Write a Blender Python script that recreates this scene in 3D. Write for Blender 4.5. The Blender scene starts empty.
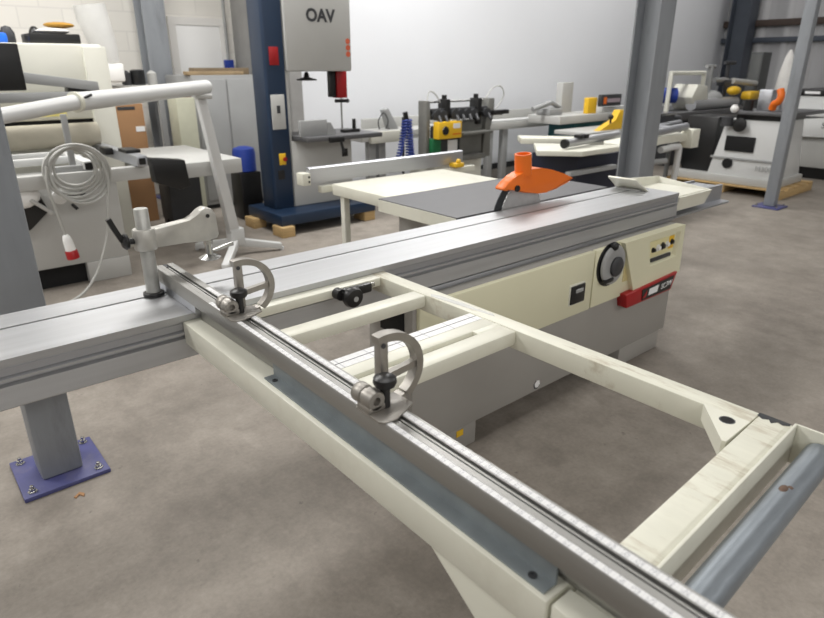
import bpy, bmesh, math, random
from mathutils import Vector, Matrix
random.seed(7)
SC = bpy.context.scene
COL = SC.collection
PI = math.pi

# ------------------------------------------------------------------ materials
def lin(c):
    return tuple(((v/12.92) if v <= .04045 else ((v+.055)/1.055)**2.4) for v in [x/255 for x in c])

def mat(name, rgb, rough=.5, metal=0., var=.06, scale=8., stretch=(1, 1, 1), bump=0., rvar=.0, dirt=None, dirt_amt=0., dirt_scale=3., spec=.5, alpha=1.):
    m = bpy.data.materials.new(name); m.use_nodes = True
    nt = m.node_tree; N = nt.nodes; L = nt.links
    b = N['Principled BSDF']
    b.inputs['Roughness'].default_value = rough
    b.inputs['Metallic'].default_value = metal
    b.inputs['Specular IOR Level'].default_value = spec
    c = lin(rgb)
    tc = N.new('ShaderNodeTexCoord'); mp = N.new('ShaderNodeMapping')
    mp.inputs['Scale'].default_value = stretch
    L.new(tc.outputs['Object'], mp.inputs['Vector'])
    nz = N.new('ShaderNodeTexNoise'); nz.inputs['Scale'].default_value = scale; nz.inputs['Detail'].default_value = 6
    L.new(mp.outputs['Vector'], nz.inputs['Vector'])
    rp = N.new('ShaderNodeValToRGB')
    rp.color_ramp.elements[0].position = .3; rp.color_ramp.elements[1].position = .7
    rp.color_ramp.elements[0].color = (*[v*(1-var) for v in c], 1)
    rp.color_ramp.elements[1].color = (*[min(1, v*(1+var)) for v in c], 1)
    L.new(nz.outputs['Fac'], rp.inputs['Fac'])
    out = rp.outputs['Color']
    if dirt is not None:
        n2 = N.new('ShaderNodeTexNoise'); n2.inputs['Scale'].default_value = dirt_scale; n2.inputs['Detail'].default_value = 8; n2.inputs['Roughness'].default_value = .7
        L.new(mp.outputs['Vector'], n2.inputs['Vector'])
        r2 = N.new('ShaderNodeValToRGB')
        r2.color_ramp.elements[0].position = .52; r2.color_ramp.elements[1].position = .68
        r2.color_ramp.elements[0].color = (0, 0, 0, 1); r2.color_ramp.elements[1].color = (dirt_amt,)*3+(1,)
        L.new(n2.outputs['Fac'], r2.inputs['Fac'])
        mx = N.new('ShaderNodeMix'); mx.data_type = 'RGBA'
        L.new(r2.outputs['Color'], mx.inputs['Factor'])
        L.new(out, mx.inputs['A']); mx.inputs['B'].default_value = (*lin(dirt), 1)
        out = mx.outputs['Result']
    L.new(out, b.inputs['Base Color'])
    if rvar:
        mr = N.new('ShaderNodeMapRange')
        mr.inputs['To Min'].default_value = max(0, rough-rvar); mr.inputs['To Max'].default_value = min(1, rough+rvar)
        L.new(nz.outputs['Fac'], mr.inputs['Value']); L.new(mr.outputs['Result'], b.inputs['Roughness'])
    if bump:
        bp = N.new('ShaderNodeBump'); bp.inputs['Strength'].default_value = bump; bp.inputs['Distance'].default_value = .01
        L.new(nz.outputs['Fac'], bp.inputs['Height']); L.new(bp.outputs['Normal'], b.inputs['Normal'])
    if alpha < 1: b.inputs['Alpha'].default_value = alpha
    return m

M = {}
M['cream'] = mat('cream_enamel', (221, 220, 206), .38, var=.03, scale=5, dirt=(150, 135, 105), dirt_amt=.12, dirt_scale=6)
M['cream_worn'] = mat('worn_cream_enamel', (220, 219, 204), .45, var=.04, scale=9, stretch=(6, 1, 1), dirt=(150, 128, 96), dirt_amt=.75, dirt_scale=3.5)
M['cream_panel'] = mat('cream_panel_paint', (222, 219, 190), .35, var=.02, scale=3)
M['cream_dull'] = mat('dull_cream_paint', (218, 217, 206), .45, var=.03, scale=4)
M['grey_base'] = mat('grey_cabinet_paint', (154, 151, 146), .42, var=.04, scale=4)
M['light_grey'] = mat('light_grey_paint', (186, 186, 183), .42, var=.03, scale=3)
M['mid_grey'] = mat('mid_grey_paint', (156, 157, 157), .5, var=.05, scale=3)
M['white_paint'] = mat('white_machine_paint', (208, 209, 208), .4, var=.03, scale=3)
M['alu'] = mat('brushed_aluminium', (190, 191, 193), .46, .78, var=.06, scale=7, stretch=(.25, 6, 6), rvar=.08)
M['alu_y'] = mat('brushed_aluminium_fence', (160, 159, 156), .42, .9, var=.05, scale=9, stretch=(6, .2, 6), rvar=.06)
M['alu_side'] = mat('anodised_aluminium', (182, 184, 189), .42, .85, var=.05, scale=5, stretch=(.2, 6, 6), rvar=.05)
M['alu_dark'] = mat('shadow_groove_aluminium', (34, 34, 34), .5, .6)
M['slot_grey'] = mat('slot_grey_aluminium', (104, 104, 104), .5, .6)
M['post_steel'] = mat('worn_steel_tube', (176, 176, 172), .45, .6, var=.14, scale=20)
M['cast_iron'] = mat('ground_cast_iron', (102, 102, 104), .48, .5, var=.08, scale=6, stretch=(.4, 3, 1), rvar=.08)
M['cast_alu'] = mat('cast_aluminium', (158, 154, 148), .42, .75, var=.08, scale=30, bump=.15)
M['steel'] = mat('bright_steel', (190, 190, 188), .25, 1., var=.1, scale=20)
M['tool_grey'] = mat('oily_tool_grey', (118, 118, 114), .5, .2, var=.12, scale=8)
M['galv'] = mat('galvanised_steel', (138, 145, 148), .5, .35, var=.16, scale=14, rvar=.1)
M['roller'] = mat('galvanised_roller_tube', (140, 147, 154), .4, .55, var=.14, scale=18, stretch=(.6, 2, 2), dirt=(95, 65, 42), dirt_amt=.0)
M['post'] = mat('grey_column_paint', (142, 146, 151), .5, .1, var=.09, scale=5, stretch=(2, 2, .4), dirt=(112, 115, 119), dirt_amt=.5, dirt_scale=4)
M['post_dark'] = mat('dark_column_paint', (72, 78, 88), .5, .1, var=.09, scale=4)
M['purple'] = mat('purple_plate_paint', (74, 76, 124), .5, var=.12, scale=9, dirt=(120, 116, 118), dirt_amt=.35, dirt_scale=7)
M['black'] = mat('black_plastic', (24, 24, 25), .35, var=.1)
M['black_matt'] = mat('black_opening', (12, 12, 13), .8, var=.1)
M['dark'] = mat('dark_grey_plastic', (56, 57, 60), .5, var=.08)
M['navy'] = mat('navy_machine_paint', (27, 46, 70), .38, var=.04, scale=3)
M['deep_navy'] = mat('deep_navy_paint', (22, 26, 46), .45, var=.06)
M['red'] = mat('red_badge_plastic', (158, 22, 26), .35, var=.04)
M['orange'] = mat('orange_guard_plastic', (232, 112, 22), .4, var=.03)
M['yellow'] = mat('yellow_paint', (232, 186, 40), .4, var=.04)
M['yellow_pale'] = mat('pale_yellow_label', (226, 214, 130), .5, var=.05)
M['green'] = mat('green_paint', (24, 104, 62), .45, var=.05)
M['teal'] = mat('teal_paint', (24, 92, 100), .45, var=.05)
M['blue'] = mat('blue_plastic', (36, 62, 150), .45, var=.06)
M['bright_blue'] = mat('bright_blue_plastic', (30, 110, 225), .45, var=.05)
M['white'] = mat('white_plastic', (238, 238, 236), .4, var=.02)
M['label_white'] = mat('white_label', (235, 235, 235), .6, var=.01)
M['wood'] = mat('pale_wood', (190, 160, 112), .7, var=.14, scale=6, stretch=(1, 8, 8))
M['card'] = mat('brown_cardboard', (156, 118, 82), .8, var=.05, scale=4)
M['cloth'] = mat('white_dust_bag_cloth', (230, 228, 224), .8, var=.05, scale=6, bump=.3)
M['sheet'] = mat('translucent_white_duct', (232, 232, 230), .5, var=.06, scale=5, bump=.2, alpha=.6)
M['cable'] = mat('grey_cable_rubber', (176, 176, 172), .5, var=.04)
M['ochre'] = mat('ochre_cloth', (166, 124, 44), .8, var=.1)
M['gunmetal'] = mat('blade_gunmetal', (62, 64, 66), .4, .7, var=.1)
M['blade'] = mat('saw_blade_steel', (190, 190, 190), .4, .6, var=.08, scale=25, rvar=.08)
M['door'] = mat('white_door_paint', (242, 242, 241), .5, var=.02, scale=2)
M['trim'] = mat('white_trim_paint', (232, 230, 226), .5, var=.02, scale=2)
M['white_wall'] = mat('white_wall_paint', (230, 232, 236), .55, var=.012, scale=1.2)
M['ceiling'] = mat('white_ceiling_sheet', (190, 190, 190), .8, var=.02, scale=1)
M['far_wall_in'] = mat('pale_wall_sheet', (175, 175, 175), .7, var=.03, scale=1)
M['purlin'] = mat('rusty_purlin', (70, 58, 52), .7, var=.2)

def floor_mat():
    m = bpy.data.materials.new('worn_concrete'); m.use_nodes = True
    N = m.node_tree.nodes; L = m.node_tree.links; b = N['Principled BSDF']
    tc = N.new('ShaderNodeTexCoord')
    def noise(s, d=8, r=.6, st=(1, 1, 1)):
        mp = N.new('ShaderNodeMapping'); mp.inputs['Scale'].default_value = st
        L.new(tc.outputs['Object'], mp.inputs['Vector'])
        n = N.new('ShaderNodeTexNoise'); n.inputs['Scale'].default_value = s; n.inputs['Detail'].default_value = d; n.inputs['Roughness'].default_value = r
        L.new(mp.outputs['Vector'], n.inputs['Vector']); return n
    def ramp(n, p0, p1, c0, c1):
        r = N.new('ShaderNodeValToRGB'); e = r.color_ramp.elements
        e[0].position = p0; e[1].position = p1; e[0].color = (*c0, 1); e[1].color = (*c1, 1)
        L.new(n.outputs['Fac'], r.inputs['Fac']); return r
    def mix(a, bcol, f, mode='MIX'):
        x = N.new('ShaderNodeMix'); x.data_type = 'RGBA'; x.blend_type = mode
        L.new(a, x.inputs['A'])
        if isinstance(bcol, tuple): x.inputs['B'].default_value = (*bcol, 1)
        else: L.new(bcol, x.inputs['B'])
        if isinstance(f, (int, float)): x.inputs['Factor'].default_value = f
        else: L.new(f, x.inputs['Factor'])
        return x.outputs['Result']
    n1 = noise(.9); n2 = noise(6, 10, .7); n3 = noise(60, 4, .6); n4 = noise(2.2, 8, .75, (1, .55, 1)); n5 = noise(22, 3, .5)
    base = ramp(n1, .3, .72, lin((126, 119, 111)), lin((155, 148, 139))).outputs['Color']
    base = mix(base, ramp(n2, .3, .7, (.72, .71, .70), (1.16, 1.16, 1.16)).outputs['Color'], .85, 'MULTIPLY')
    base = mix(base, ramp(n3, .3, .7, (.85, .85, .85), (1.12, 1.12, 1.12)).outputs['Color'], .6, 'MULTIPLY')
    base = mix(base, lin((104, 97, 90)), ramp(n4, .50, .70, (0, 0, 0), (.6, .6, .6)).outputs['Color'])
    base = mix(base, lin((86, 80, 74)), ramp(n5, .70, .78, (0, 0, 0), (.6, .6, .6)).outputs['Color'])
    L.new(base, b.inputs['Base Color'])
    rr = N.new('ShaderNodeMapRange'); rr.inputs['To Min'].default_value = .5; rr.inputs['To Max'].default_value = .8
    L.new(n2.outputs['Fac'], rr.inputs['Value']); L.new(rr.outputs['Result'], b.inputs['Roughness'])
    b.inputs['Specular IOR Level'].default_value = .35
    bp = N.new('ShaderNodeBump'); bp.inputs['Strength'].default_value = .12; bp.inputs['Distance'].default_value = .01
    L.new(n2.outputs['Fac'], bp.inputs['Height']); L.new(bp.outputs['Normal'], b.inputs['Normal'])
    return m
M['floor'] = floor_mat()

def block_mat():
    m = bpy.data.materials.new('painted_blockwork'); m.use_nodes = True
    N = m.node_tree.nodes; L = m.node_tree.links; b = N['Principled BSDF']; b.inputs['Roughness'].default_value = .6
    tc = N.new('ShaderNodeTexCoord'); mp = N.new('ShaderNodeMapping'); mp.inputs['Rotation'].default_value = (PI/2, 0, 0)
    L.new(tc.outputs['Object'], mp.inputs['Vector'])
    br = N.new('ShaderNodeTexBrick'); br.inputs['Scale'].default_value = 1.
    br.inputs['Brick Width'].default_value = .44; br.inputs['Row Height'].default_value = .215; br.inputs['Mortar Size'].default_value = .008
    br.inputs['Color1'].default_value = (*lin((233, 230, 223)), 1); br.inputs['Color2'].default_value = (*lin((228, 225, 218)), 1)
    br.inputs['Mortar'].default_value = (*lin((220, 217, 211)), 1)
    L.new(mp.outputs['Vector'], br.inputs['Vector']); L.new(br.outputs['Color'], b.inputs['Base Color'])
    bp = N.new('ShaderNodeBump'); bp.inputs['Strength'].default_value = .12; bp.inputs['Distance'].default_value = .01; bp.invert = True
    L.new(br.outputs['Fac'], bp.inputs['Height']); L.new(bp.outputs['Normal'], b.inputs['Normal'])
    return m
M['block'] = block_mat()

def corrugated_mat():
    m = mat('grey_profiled_cladding', (178, 178, 180), .55, .2, var=.05, scale=2, stretch=(1, 3, .3))
    return m
M['clad'] = corrugated_mat()

def ruler_mat(axis):
    m = bpy.data.materials.new('ruler_strip'); m.use_nodes = True
    N = m.node_tree.nodes; L = m.node_tree.links; b = N['Principled BSDF']; b.inputs['Roughness'].default_value = .4
    tc = N.new('ShaderNodeTexCoord'); sp = N.new('ShaderNodeSeparateXYZ'); L.new(tc.outputs['Object'], sp.inputs['Vector'])
    def math_(op, a, v=None, c=None):
        n = N.new('ShaderNodeMath'); n.operation = op
        L.new(a, n.inputs[0])
        if v is not None:
            if isinstance(v, float): n.inputs[1].default_value = v
            else: L.new(v, n.inputs[1])
        return n.outputs[0]
    co = sp.outputs['Y' if axis == 'y' else 'X']; cr = sp.outputs['X' if axis == 'y' else 'Y']
    t1 = math_('LESS_THAN', math_('FRACT', math_('MULTIPLY', co, 200.)), .22)      # 5 mm ticks
    t2 = math_('LESS_THAN', math_('FRACT', math_('MULTIPLY', co, 50.)), .12)       # 20 mm ticks
    mp = N.new('ShaderNodeMapping'); L.new(tc.outputs['Object'], mp.inputs['Vector']); mp.inputs['Scale'].default_value = (1, 1, 1)
    nz = N.new('ShaderNodeTexNoise'); nz.inputs['Scale'].default_value = 420; nz.inputs['Detail'].default_value = 1
    L.new(mp.outputs['Vector'], nz.inputs['Vector'])
    num = math_('MULTIPLY', math_('GREATER_THAN', nz.outputs['Fac'], .56), math_('LESS_THAN', math_('FRACT', math_('MULTIPLY', co, 50.)), .55))
    if axis == 'x':
        t1 = math_('MULTIPLY', t1, 0.); t2 = math_('MULTIPLY', math_('LESS_THAN', math_('FRACT', math_('MULTIPLY', co, 11.)), .04), 2.5)
        num = math_('MULTIPLY', num, .35)
    s = math_('MULTIPLY', math_('MAXIMUM', math_('MULTIPLY', t1, .12), math_('MAXIMUM', math_('MULTIPLY', t2, .16), math_('MULTIPLY', num, .5))), 1.)
    mx = N.new('ShaderNodeMix'); mx.data_type = 'RGBA'; L.new(s, mx.inputs['Factor'])
    mx.inputs['A'].default_value = (*lin((228, 228, 228)), 1); mx.inputs['B'].default_value = (*lin((70, 75, 95)), 1)
    L.new(mx.outputs['Result'], b.inputs['Base Color'])
    return m
M['ruler_y'] = ruler_mat('y'); M['ruler_x'] = ruler_mat('x')

# ------------------------------------------------------------------ mesh helpers
class MB:
    def __init__(s): s.bm = bmesh.new()
    def _face(s, vs):
        try: return s.bm.faces.new(vs)
        except ValueError: return None
    def box(s, x0, x1, y0, y1, z0, z1, b=0., seg=2):
        v = [s.bm.verts.new(p) for p in ((x0,y0,z0),(x1,y0,z0),(x1,y1,z0),(x0,y1,z0),(x0,y0,z1),(x1,y0,z1),(x1,y1,z1),(x0,y1,z1))]
        fs = [s._face([v[i] for i in q]) for q in ((3,2,1,0),(4,5,6,7),(0,1,5,4),(1,2,6,5),(2,3,7,6),(3,0,4,7))]
        if b:
            es = list({e for f in fs for e in f.edges})
            bmesh.ops.bevel(s.bm, geom=es, offset=b, segments=seg, affect='EDGES', profile=.5)
        return s
    def hexa(s, p, b=0.):
        v = [s.bm.verts.new(q) for q in p]
        fs = [s._face([v[i] for i in q]) for q in ((3,2,1,0),(4,5,6,7),(0,1,5,4),(1,2,6,5),(2,3,7,6),(3,0,4,7))]
        if b:
            bmesh.ops.bevel(s.bm, geom=list({e for f in fs for e in f.edges}), offset=b, segments=2, affect='EDGES', profile=.5)
        return s
    def prism(s, pts, axis, a0, a1, b=0.):
        def P(u, v, a): return {'x': (a, u, v), 'y': (u, a, v), 'z': (u, v, a)}[axis]
        A = [s.bm.verts.new(P(u, v, a0)) for u, v in pts]; B = [s.bm.verts.new(P(u, v, a1)) for u, v in pts]
        fs = [s._face(A[::-1]), s._face(B)]
        n = len(pts)
        for i in range(n): fs.append(s._face([A[i], A[(i+1) % n], B[(i+1) % n], B[i]]))
        if b:
            bmesh.ops.bevel(s.bm, geom=list({e for f in fs if f for e in f.edges}), offset=b, segments=2, affect='EDGES', profile=.5)
        return s
    def ring(s, c, u, v, r, n):
        return [s.bm.verts.new(c + u*(r*math.cos(2*PI*i/n)) + v*(r*math.sin(2*PI*i/n))) for i in range(n)]
    def rings(s, R, closed=False, cap=True):
        n = len(R[0])
        for a, b in zip(R, R[1:] + (R[:1] if closed else [])):
            for i in range(n): s._face([a[i], a[(i+1) % n], b[(i+1) % n], b[i]])
        if cap and not closed: s._face(R[0][::-1]); s._face(R[-1])
        return s
    def lathe(s, prof, p, d=(0, 0, 1), n=24):           # prof: (radius, height along d)
        d = Vector(d).normalized(); u = d.orthogonal().normalized(); v = d.cross(u); p = Vector(p)
        return s.rings([s.ring(p+d*h, u, v, max(r, 1e-4), n) for r, h in prof])
    def cyl(s, p0, p1, r, r2=None, n=20):
        p0 = Vector(p0); p1 = Vector(p1); d = p1-p0
        return s.lathe([(r, 0), (r if r2 is None else r2, d.length)], p0, d, n)
    def tube(s, pts, r, n=8, closed=False, radii=None):
        P = [Vector(p) for p in pts]; R = []; u = None; N = len(P)
        for i, p in enumerate(P):
            if closed: t = (P[(i+1) % N]-P[i-1])
            else: t = P[min(i+1, N-1)]-P[max(i-1, 0)]
            t.normalize()
            u = (t.orthogonal() if u is None else (u - t*u.dot(t))).normalized()
            R.append(s.ring(p, u, t.cross(u), radii[i] if radii else r, n))
        return s.rings(R, closed)
    def bar(s, pts, w, h):                              # rectangular section swept in XZ-ish path, w along y, h in plane
        P = [Vector(p) for p in pts]; R = []
        for i, p in enumerate(P):
            t = (P[min(i+1, len(P)-1)]-P[max(i-1, 0)]).normalized()
            y = Vector((0, 1, 0)); q = t.cross(y).normalized()
            R.append([s.bm.verts.new(p+y*(w/2*a)+q*(h/2*b_)) for a, b_ in ((-1,-1),(1,-1),(1,1),(-1,1))])
        return s.rings(R)
    def sphere(s, c, r, sx=1, sy=1, sz=1, n=16):
        m = Matrix.Translation(Vector(c)) @ Matrix.Diagonal((sx, sy, sz, 1))
        bmesh.ops.create_uvsphere(s.bm, u_segments=n, v_segments=max(6, n//2), radius=r, matrix=m); return s
    def rot(s, ang, c, axis='z'):
        bmesh.ops.rotate(s.bm, verts=s.bm.verts[:], cent=Vector(c), matrix=Matrix.Rotation(ang, 3, axis.upper())); return s
    def build(s, name, m, parent=None, smooth=40.):
        bmesh.ops.recalc_face_normals(s.bm, faces=s.bm.faces[:])
        me = bpy.data.meshes.new(name)
        if parent is not None:
            w = WORLD[parent.name]
            bmesh.ops.transform(s.bm, matrix=w.inverted(), verts=s.bm.verts[:])
        s.bm.to_mesh(me); s.bm.free()
        for p in me.polygons: p.use_smooth = True
        me.set_sharp_from_angle(angle=math.radians(smooth))
        me.materials.append(M[m] if isinstance(m, str) else m)
        o = bpy.data.objects.new(name, me); COL.objects.link(o)
        WORLD[o.name] = Matrix.Identity(4) if parent is None else WORLD[parent.name].copy()
        if parent is not None: o.parent = parent
        return o
WORLD = {}

def tag(o, label=None, cat=None, group=None, kind=None):
    if label: o['label'] = label
    if cat: o['category'] = cat
    if group: o['group'] = group
    if kind: o['kind'] = kind
    return o
def thing(name, label, cat, loc=(0, 0, 0), group=None):
    o = bpy.data.objects.new(name, None); COL.objects.link(o); o.location = loc
    o.empty_display_size = .1
    WORLD[o.name] = Matrix.Translation(Vector(loc))
    return tag(o, label, cat, group)
def solo(mb, name, m, label, cat, group=None, **k):
    """a thing that is one mesh: its origin goes to the middle of its underside"""
    bm = mb.bm
    lo = Vector((min(v.co[i] for v in bm.verts) for i in range(3))); hi = Vector((max(v.co[i] for v in bm.verts) for i in range(3)))
    c = Vector(((lo.x+hi.x)/2, (lo.y+hi.y)/2, lo.z))
    bmesh.ops.translate(bm, verts=bm.verts[:], vec=-c)
    o = mb.build(name, m, **k); o.location = c; WORLD[o.name] = Matrix.Translation(c)
    return tag(o, label, cat, group)
def struct(mb, name, m): return tag(mb.build(name, m), kind='structure')
def text(body, size, loc, rx, rz, m, parent, name='lettering', extrude=.001, bold=0., shear=0.):
    cu = bpy.data.curves.new(name, 'FONT'); cu.body = body; cu.size = size; cu.extrude = extrude; cu.align_x = 'CENTER'; cu.align_y = 'CENTER'
    cu.offset = bold; cu.shear = shear; cu.resolution_u = 3
    t = bpy.data.objects.new(name+'_curve', cu); COL.objects.link(t)
    bpy.context.view_layer.update()
    me = bpy.data.meshes.new_from_object(t.evaluated_get(bpy.context.evaluated_depsgraph_get()))
    bpy.data.objects.remove(t); bpy.data.curves.remove(cu)
    me.transform(WORLD[parent.name].inverted() @ Matrix.Translation(Vector(loc)) @ Matrix.Rotation(rz, 4, 'Z') @ Matrix.Rotation(rx, 4, 'X'))
    me.materials.clear(); me.materials.append(M[m])
    o = bpy.data.objects.new(name, me); COL.objects.link(o); o.parent = parent; WORLD[o.name] = WORLD[parent.name].copy()
    return o

# ------------------------------------------------------------------ setting
FX0, FX1, FY0, FY1, CEIL = -5., 15., -8., 8.3, 4.8
struct(MB().box(FX0, FX1+.2, FY0, FY1+.2, -.1, 0), 'floor', 'floor')
struct(MB().box(FX0, FX1+.2, FY0, FY1+.2, CEIL, CEIL+.1), 'ceiling', 'ceiling')
w = struct(MB().box(FX0, 4.15, FY1, FY1+.2, 0, CEIL), 'wall_left', 'block')
struct(MB().box(4.15, FX1, 6.9, 7.1, 0, CEIL), 'wall_back', 'white_wall')
struct(MB().box(3.99, 4.15, 6.9, FY1, 0, CEIL), 'wall_return', mat('shade_grey_return_wall', (150, 149, 147), .7))  # white return wall coloured grey: the shade on its unlit face is painted in
mb = MB()
for i in range(30):                                     # trapezoidal cladding sheet
    y = -7.96+i*.5
    mb.prism([(15.0, y), (14.965, y+.05), (14.965, y+.16), (15.0, y+.21), (15.0, y+.5), (15.2, y+.5), (15.2, y)], 'z', 0, CEIL)
struct(mb, 'wall_right', 'clad')
struct(MB().box(FX0-.1, FX0, FY0, FY1, 0, CEIL), 'wall_rear', 'far_wall_in')
struct(MB().box(FX0, FX1, FY0-.1, FY0, 0, CEIL), 'wall_near', 'far_wall_in')
struct(MB().box(14.86, 14.965, -8, 6.9, 2.33, 2.46, .01), 'trim_1', 'purlin')
struct(MB().box(14.86, 14.965, -8, 6.9, 2.02, 2.12, .01), 'trim_2', 'post_dark')
struct(MB().box(4.16, 15, 6.885, 6.9, 0, .09), 'baseboard_back', 'dark')
d = struct(MB().box(3.22, 3.79, 8.26, 8.3, .02, 2.03, .004), 'door_1', 'door')
MB().cyl((3.72, 8.2, 1.0), (3.72, 8.26, 1.0), .012).box(3.62, 3.73, 8.195, 8.21, .985, 1.015, .004).build('door_handle', 'steel', d)
struct(MB().box(3.13, 3.22, 8.25, 8.3, 0, 2.03).box(3.79, 3.85, 8.25, 8.3, 0, 2.03).box(3.13, 3.85, 8.25, 8.3, 2.03, 2.12), 'trim_3', 'trim')
pt = thing('wall_pipe', 'thin grey conduit with blue junction box, on the blockwork wall right of the door', 'pipe', (3.86, 8.24, 1.5))
MB().cyl((3.86, 8.235, 1.62), (3.86, 8.235, CEIL), .018).build('conduit', 'mid_grey', pt)
MB().box(3.80, 3.92, 8.2, 8.298, 1.5, 1.63, .01).cyl((3.86, 8.2, 1.56), (3.86, 8.17, 1.56), .04).build('junction_box', 'blue', pt)

# ------------------------------------------------------------------ steel columns
def box_column(name, cx, cy, label, w=.15, plate=.31):
    t = thing(name, label, 'column', (cx, cy, 0), 'grey steel columns')
    MB().box(cx-w/2, cx+w/2, cy-w/2, cy+w/2, .018, CEIL, .012).build('shaft', 'post', t)
    p = MB().box(cx-plate/2, cx+plate/2, cy-plate/2, cy+plate/2, 0, .018, .003).build('base_plate', 'purple', t)
    for sx in (-1, 1):
        for sy in (-1, 1):
            x, y = cx+sx*(plate/2-.035), cy+sy*(plate/2-.035)
            MB().lathe([(.018, .018), (.018, .021), (.012, .0212), (.012, .033), (.007, .034), (.007, .045), (.001, .046)], (x, y, 0), n=6).build('bolt', 'steel', p)
    return t
def h_column(name, cx, cy, label, w=.2, d=.2, tf=.014, tw=.012, m='post'):
    t = thing(name, label, 'column', (cx, cy, 0), 'grey steel columns')
    MB().box(cx-w/2, cx+w/2, cy-d/2, cy-d/2+tf, .015, CEIL, .002).box(cx-w/2, cx+w/2, cy+d/2-tf, cy+d/2, .015, CEIL, .002) \
        .box(cx-tw/2, cx+tw/2, cy-d/2+tf, cy+d/2-tf, .015, CEIL).build('shaft', m, t)
    MB().box(cx-w*.8, cx+w*.8, cy-d*.8, cy+d*.8, 0, .015, .003).build('base_plate', 'purple' if m == 'post' else m, t)
    return t
box_column('steel_column', .285, 2.572, 'grey box steel column at the left edge, on a purple base plate behind the long table')
box_column('steel_column', 7.94, 2.775, 'slim grey box steel column at right standing on a purple plate before the white planer', plate=.29, w=.12)
h_column('steel_column', 4.62, 2.66, 'thick grey steel column with open web just right of the orange guard', w=.21, d=.20)
t = h_column('steel_column', 2.82, 7.95, 'grey steel column against the left wall beside the cardboard boxes', w=.26, d=.26)
h_column('steel_column', 14.7, 6.42, 'dark steel column in the far right corner beside the cladding', w=.4, d=.4, m='post_dark')

# ------------------------------------------------------------------ the panel saw
ps = thing('panel_saw', 'long cream and grey sliding panel saw in the foreground with orange blade guard', 'panel saw', (2.35, 2.0, 0))
# sliding table: extruded aluminium beam
prof = [(1.64, .9), (1.64, .8815), (1.653, .8805), (1.653, .852), (1.641, .848), (1.641, .842), (1.655, .840), (1.655, .834), (1.642, .828), (1.638, .774), (1.642, .77),
        (1.70, .77), (1.70, .79), (1.93, .79), (1.93, .77), (1.975, .77), (1.975, .9), (1.864, .9), (1.864, .888), (1.853, .888), (1.853, .9)]
st = MB().prism(prof, 'x', -.9, 3.345).build('sliding_table', 'alu', ps)
MB().box(-.9, 3.3455, 1.6535, 1.6555, .834, .8395).box(-.9, 3.3455, 1.6505, 1.6535, .853, .873).build('side_groove', 'alu_side', st)
MB().box(-.9, 3.345, 1.8532, 1.8638, .8875, .8895).build('table_slot', 'black_matt', st)
MB().box(3.345, 3.353, 1.645, 1.97, .775, .897, .003).build('end_cap', 'alu_side', st)
MB().cyl((3.353, 1.66, .886), (3.365, 1.66, .886), .009, n=10).build('end_screw', 'black', st)
# fixed rail under it
br = MB().prism([(1.645, .755), (1.645, .765), (1.70, .768), (1.70, .86), (1.72, .862), (1.72, .85), (1.88, .85), (1.88, .862), (1.9, .86), (1.9, .768), (1.955, .765), (1.955, .755)], 'x', 3.36, 4.02).build('rail_extension', 'alu_side', ps)
MB().box(1.38, 3.36, 1.652, 1.95, .742, .762, .002).build('fixed_rail', 'alu_side', ps)
# cabinet
MB().box(1.36, 3.31, 1.59, 1.86, .115, .742, .006).box(2.14, 3.25, 1.86, 2.62, .115, .80, .006).build('base_cabinet', 'grey_base', ps)
MB().box(1.352, 1.36, 1.635, 1.775, .60, .735, .002).build('end_opening', 'black_matt', ps)
MB().box(1.45, 1.735, 1.60, 2.3, 0, .115, .004).build('foot', 'grey_base', ps)
MB().box(2.86, 3.27, 1.60, 2.4, 0, .115, .004).build('foot', 'grey_base', ps)
MB().box(1.615, 1.655, 1.5975, 1.6, .07, .10).build('yellow_sticker', 'yellow', ps)
stk = MB().lathe([(.001, 0), (.024, .0), (.024, .0015), (.001, .0016)], (2.132, 1.59, .15), (0, -1, 0), 6).build('round_sticker', 'dark', ps)
MB().lathe([(.001, .0016), (.02, .0016), (.02, .002), (.001, .0021)], (2.135, 1.59, .153), (0, -1, 0), 6).build('sticker_mark', 'label_white', stk)
MB().box(1.38, 2.478, 1.572, 1.60, .449, .742, .006).build('front_panel', 'cream_panel', ps)
mp_ = MB().prism([(2.486, .452), (2.486, .742), (2.705, .742), (2.845, .452)], 'y', 1.572, 1.60, .005).build('handwheel_panel', 'cream_panel', ps)
iso = MB().box(2.295, 2.415, 1.568, 1.575, .508, .612, .003).build('isolator', 'cream', ps)
MB().box(2.302, 2.408, 1.560, 1.569, .515, .605, .004).build('isolator_switch', 'black', iso)
MB().box(2.33, 2.385, 1.554, 1.561, .570, .588, .003).build('isolator_label', 'mid_grey', iso)
hw = MB().lathe([(.001, .0), (.110, .0), (.110, .004), (.106, .005), (.001, .005)], (2.610, 1.572, .652), (0, -1, 0), 40).build('handwheel', 'black', ps)
MB().lathe([(.02, .004), (.094, .004), (.099, .010), (.097, .018), (.086, .024), (.064, .022), (.052, .020), (.02, .020)], (2.614, 1.568, .652), (0, -1, 0), 40).build('wheel_disc', 'mid_grey', hw)
MB().lathe([(.001, .02), (.048, .02), (.050, .03), (.044, .035), (.001, .035)], (2.628, 1.568, .643), (0, -1, 0), 32).build('wheel_hub', 'dark', hw)
MB().sphere((2.600, 1.552, .748), .022).cyl((2.600, 1.572, .748), (2.600, 1.556, .748), .012).build('wheel_knob', 'black', hw)
MB().box(2.530, 2.615, 1.540, 1.556, .570, .592, .006).build('wheel_lever', 'black', hw)
MB().box(2.745, 2.80, 1.5695, 1.572, .53, .61).build('warning_sticker', mat('beige_sticker', (206, 192, 140), .5, var=.15, scale=60), ps)
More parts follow.
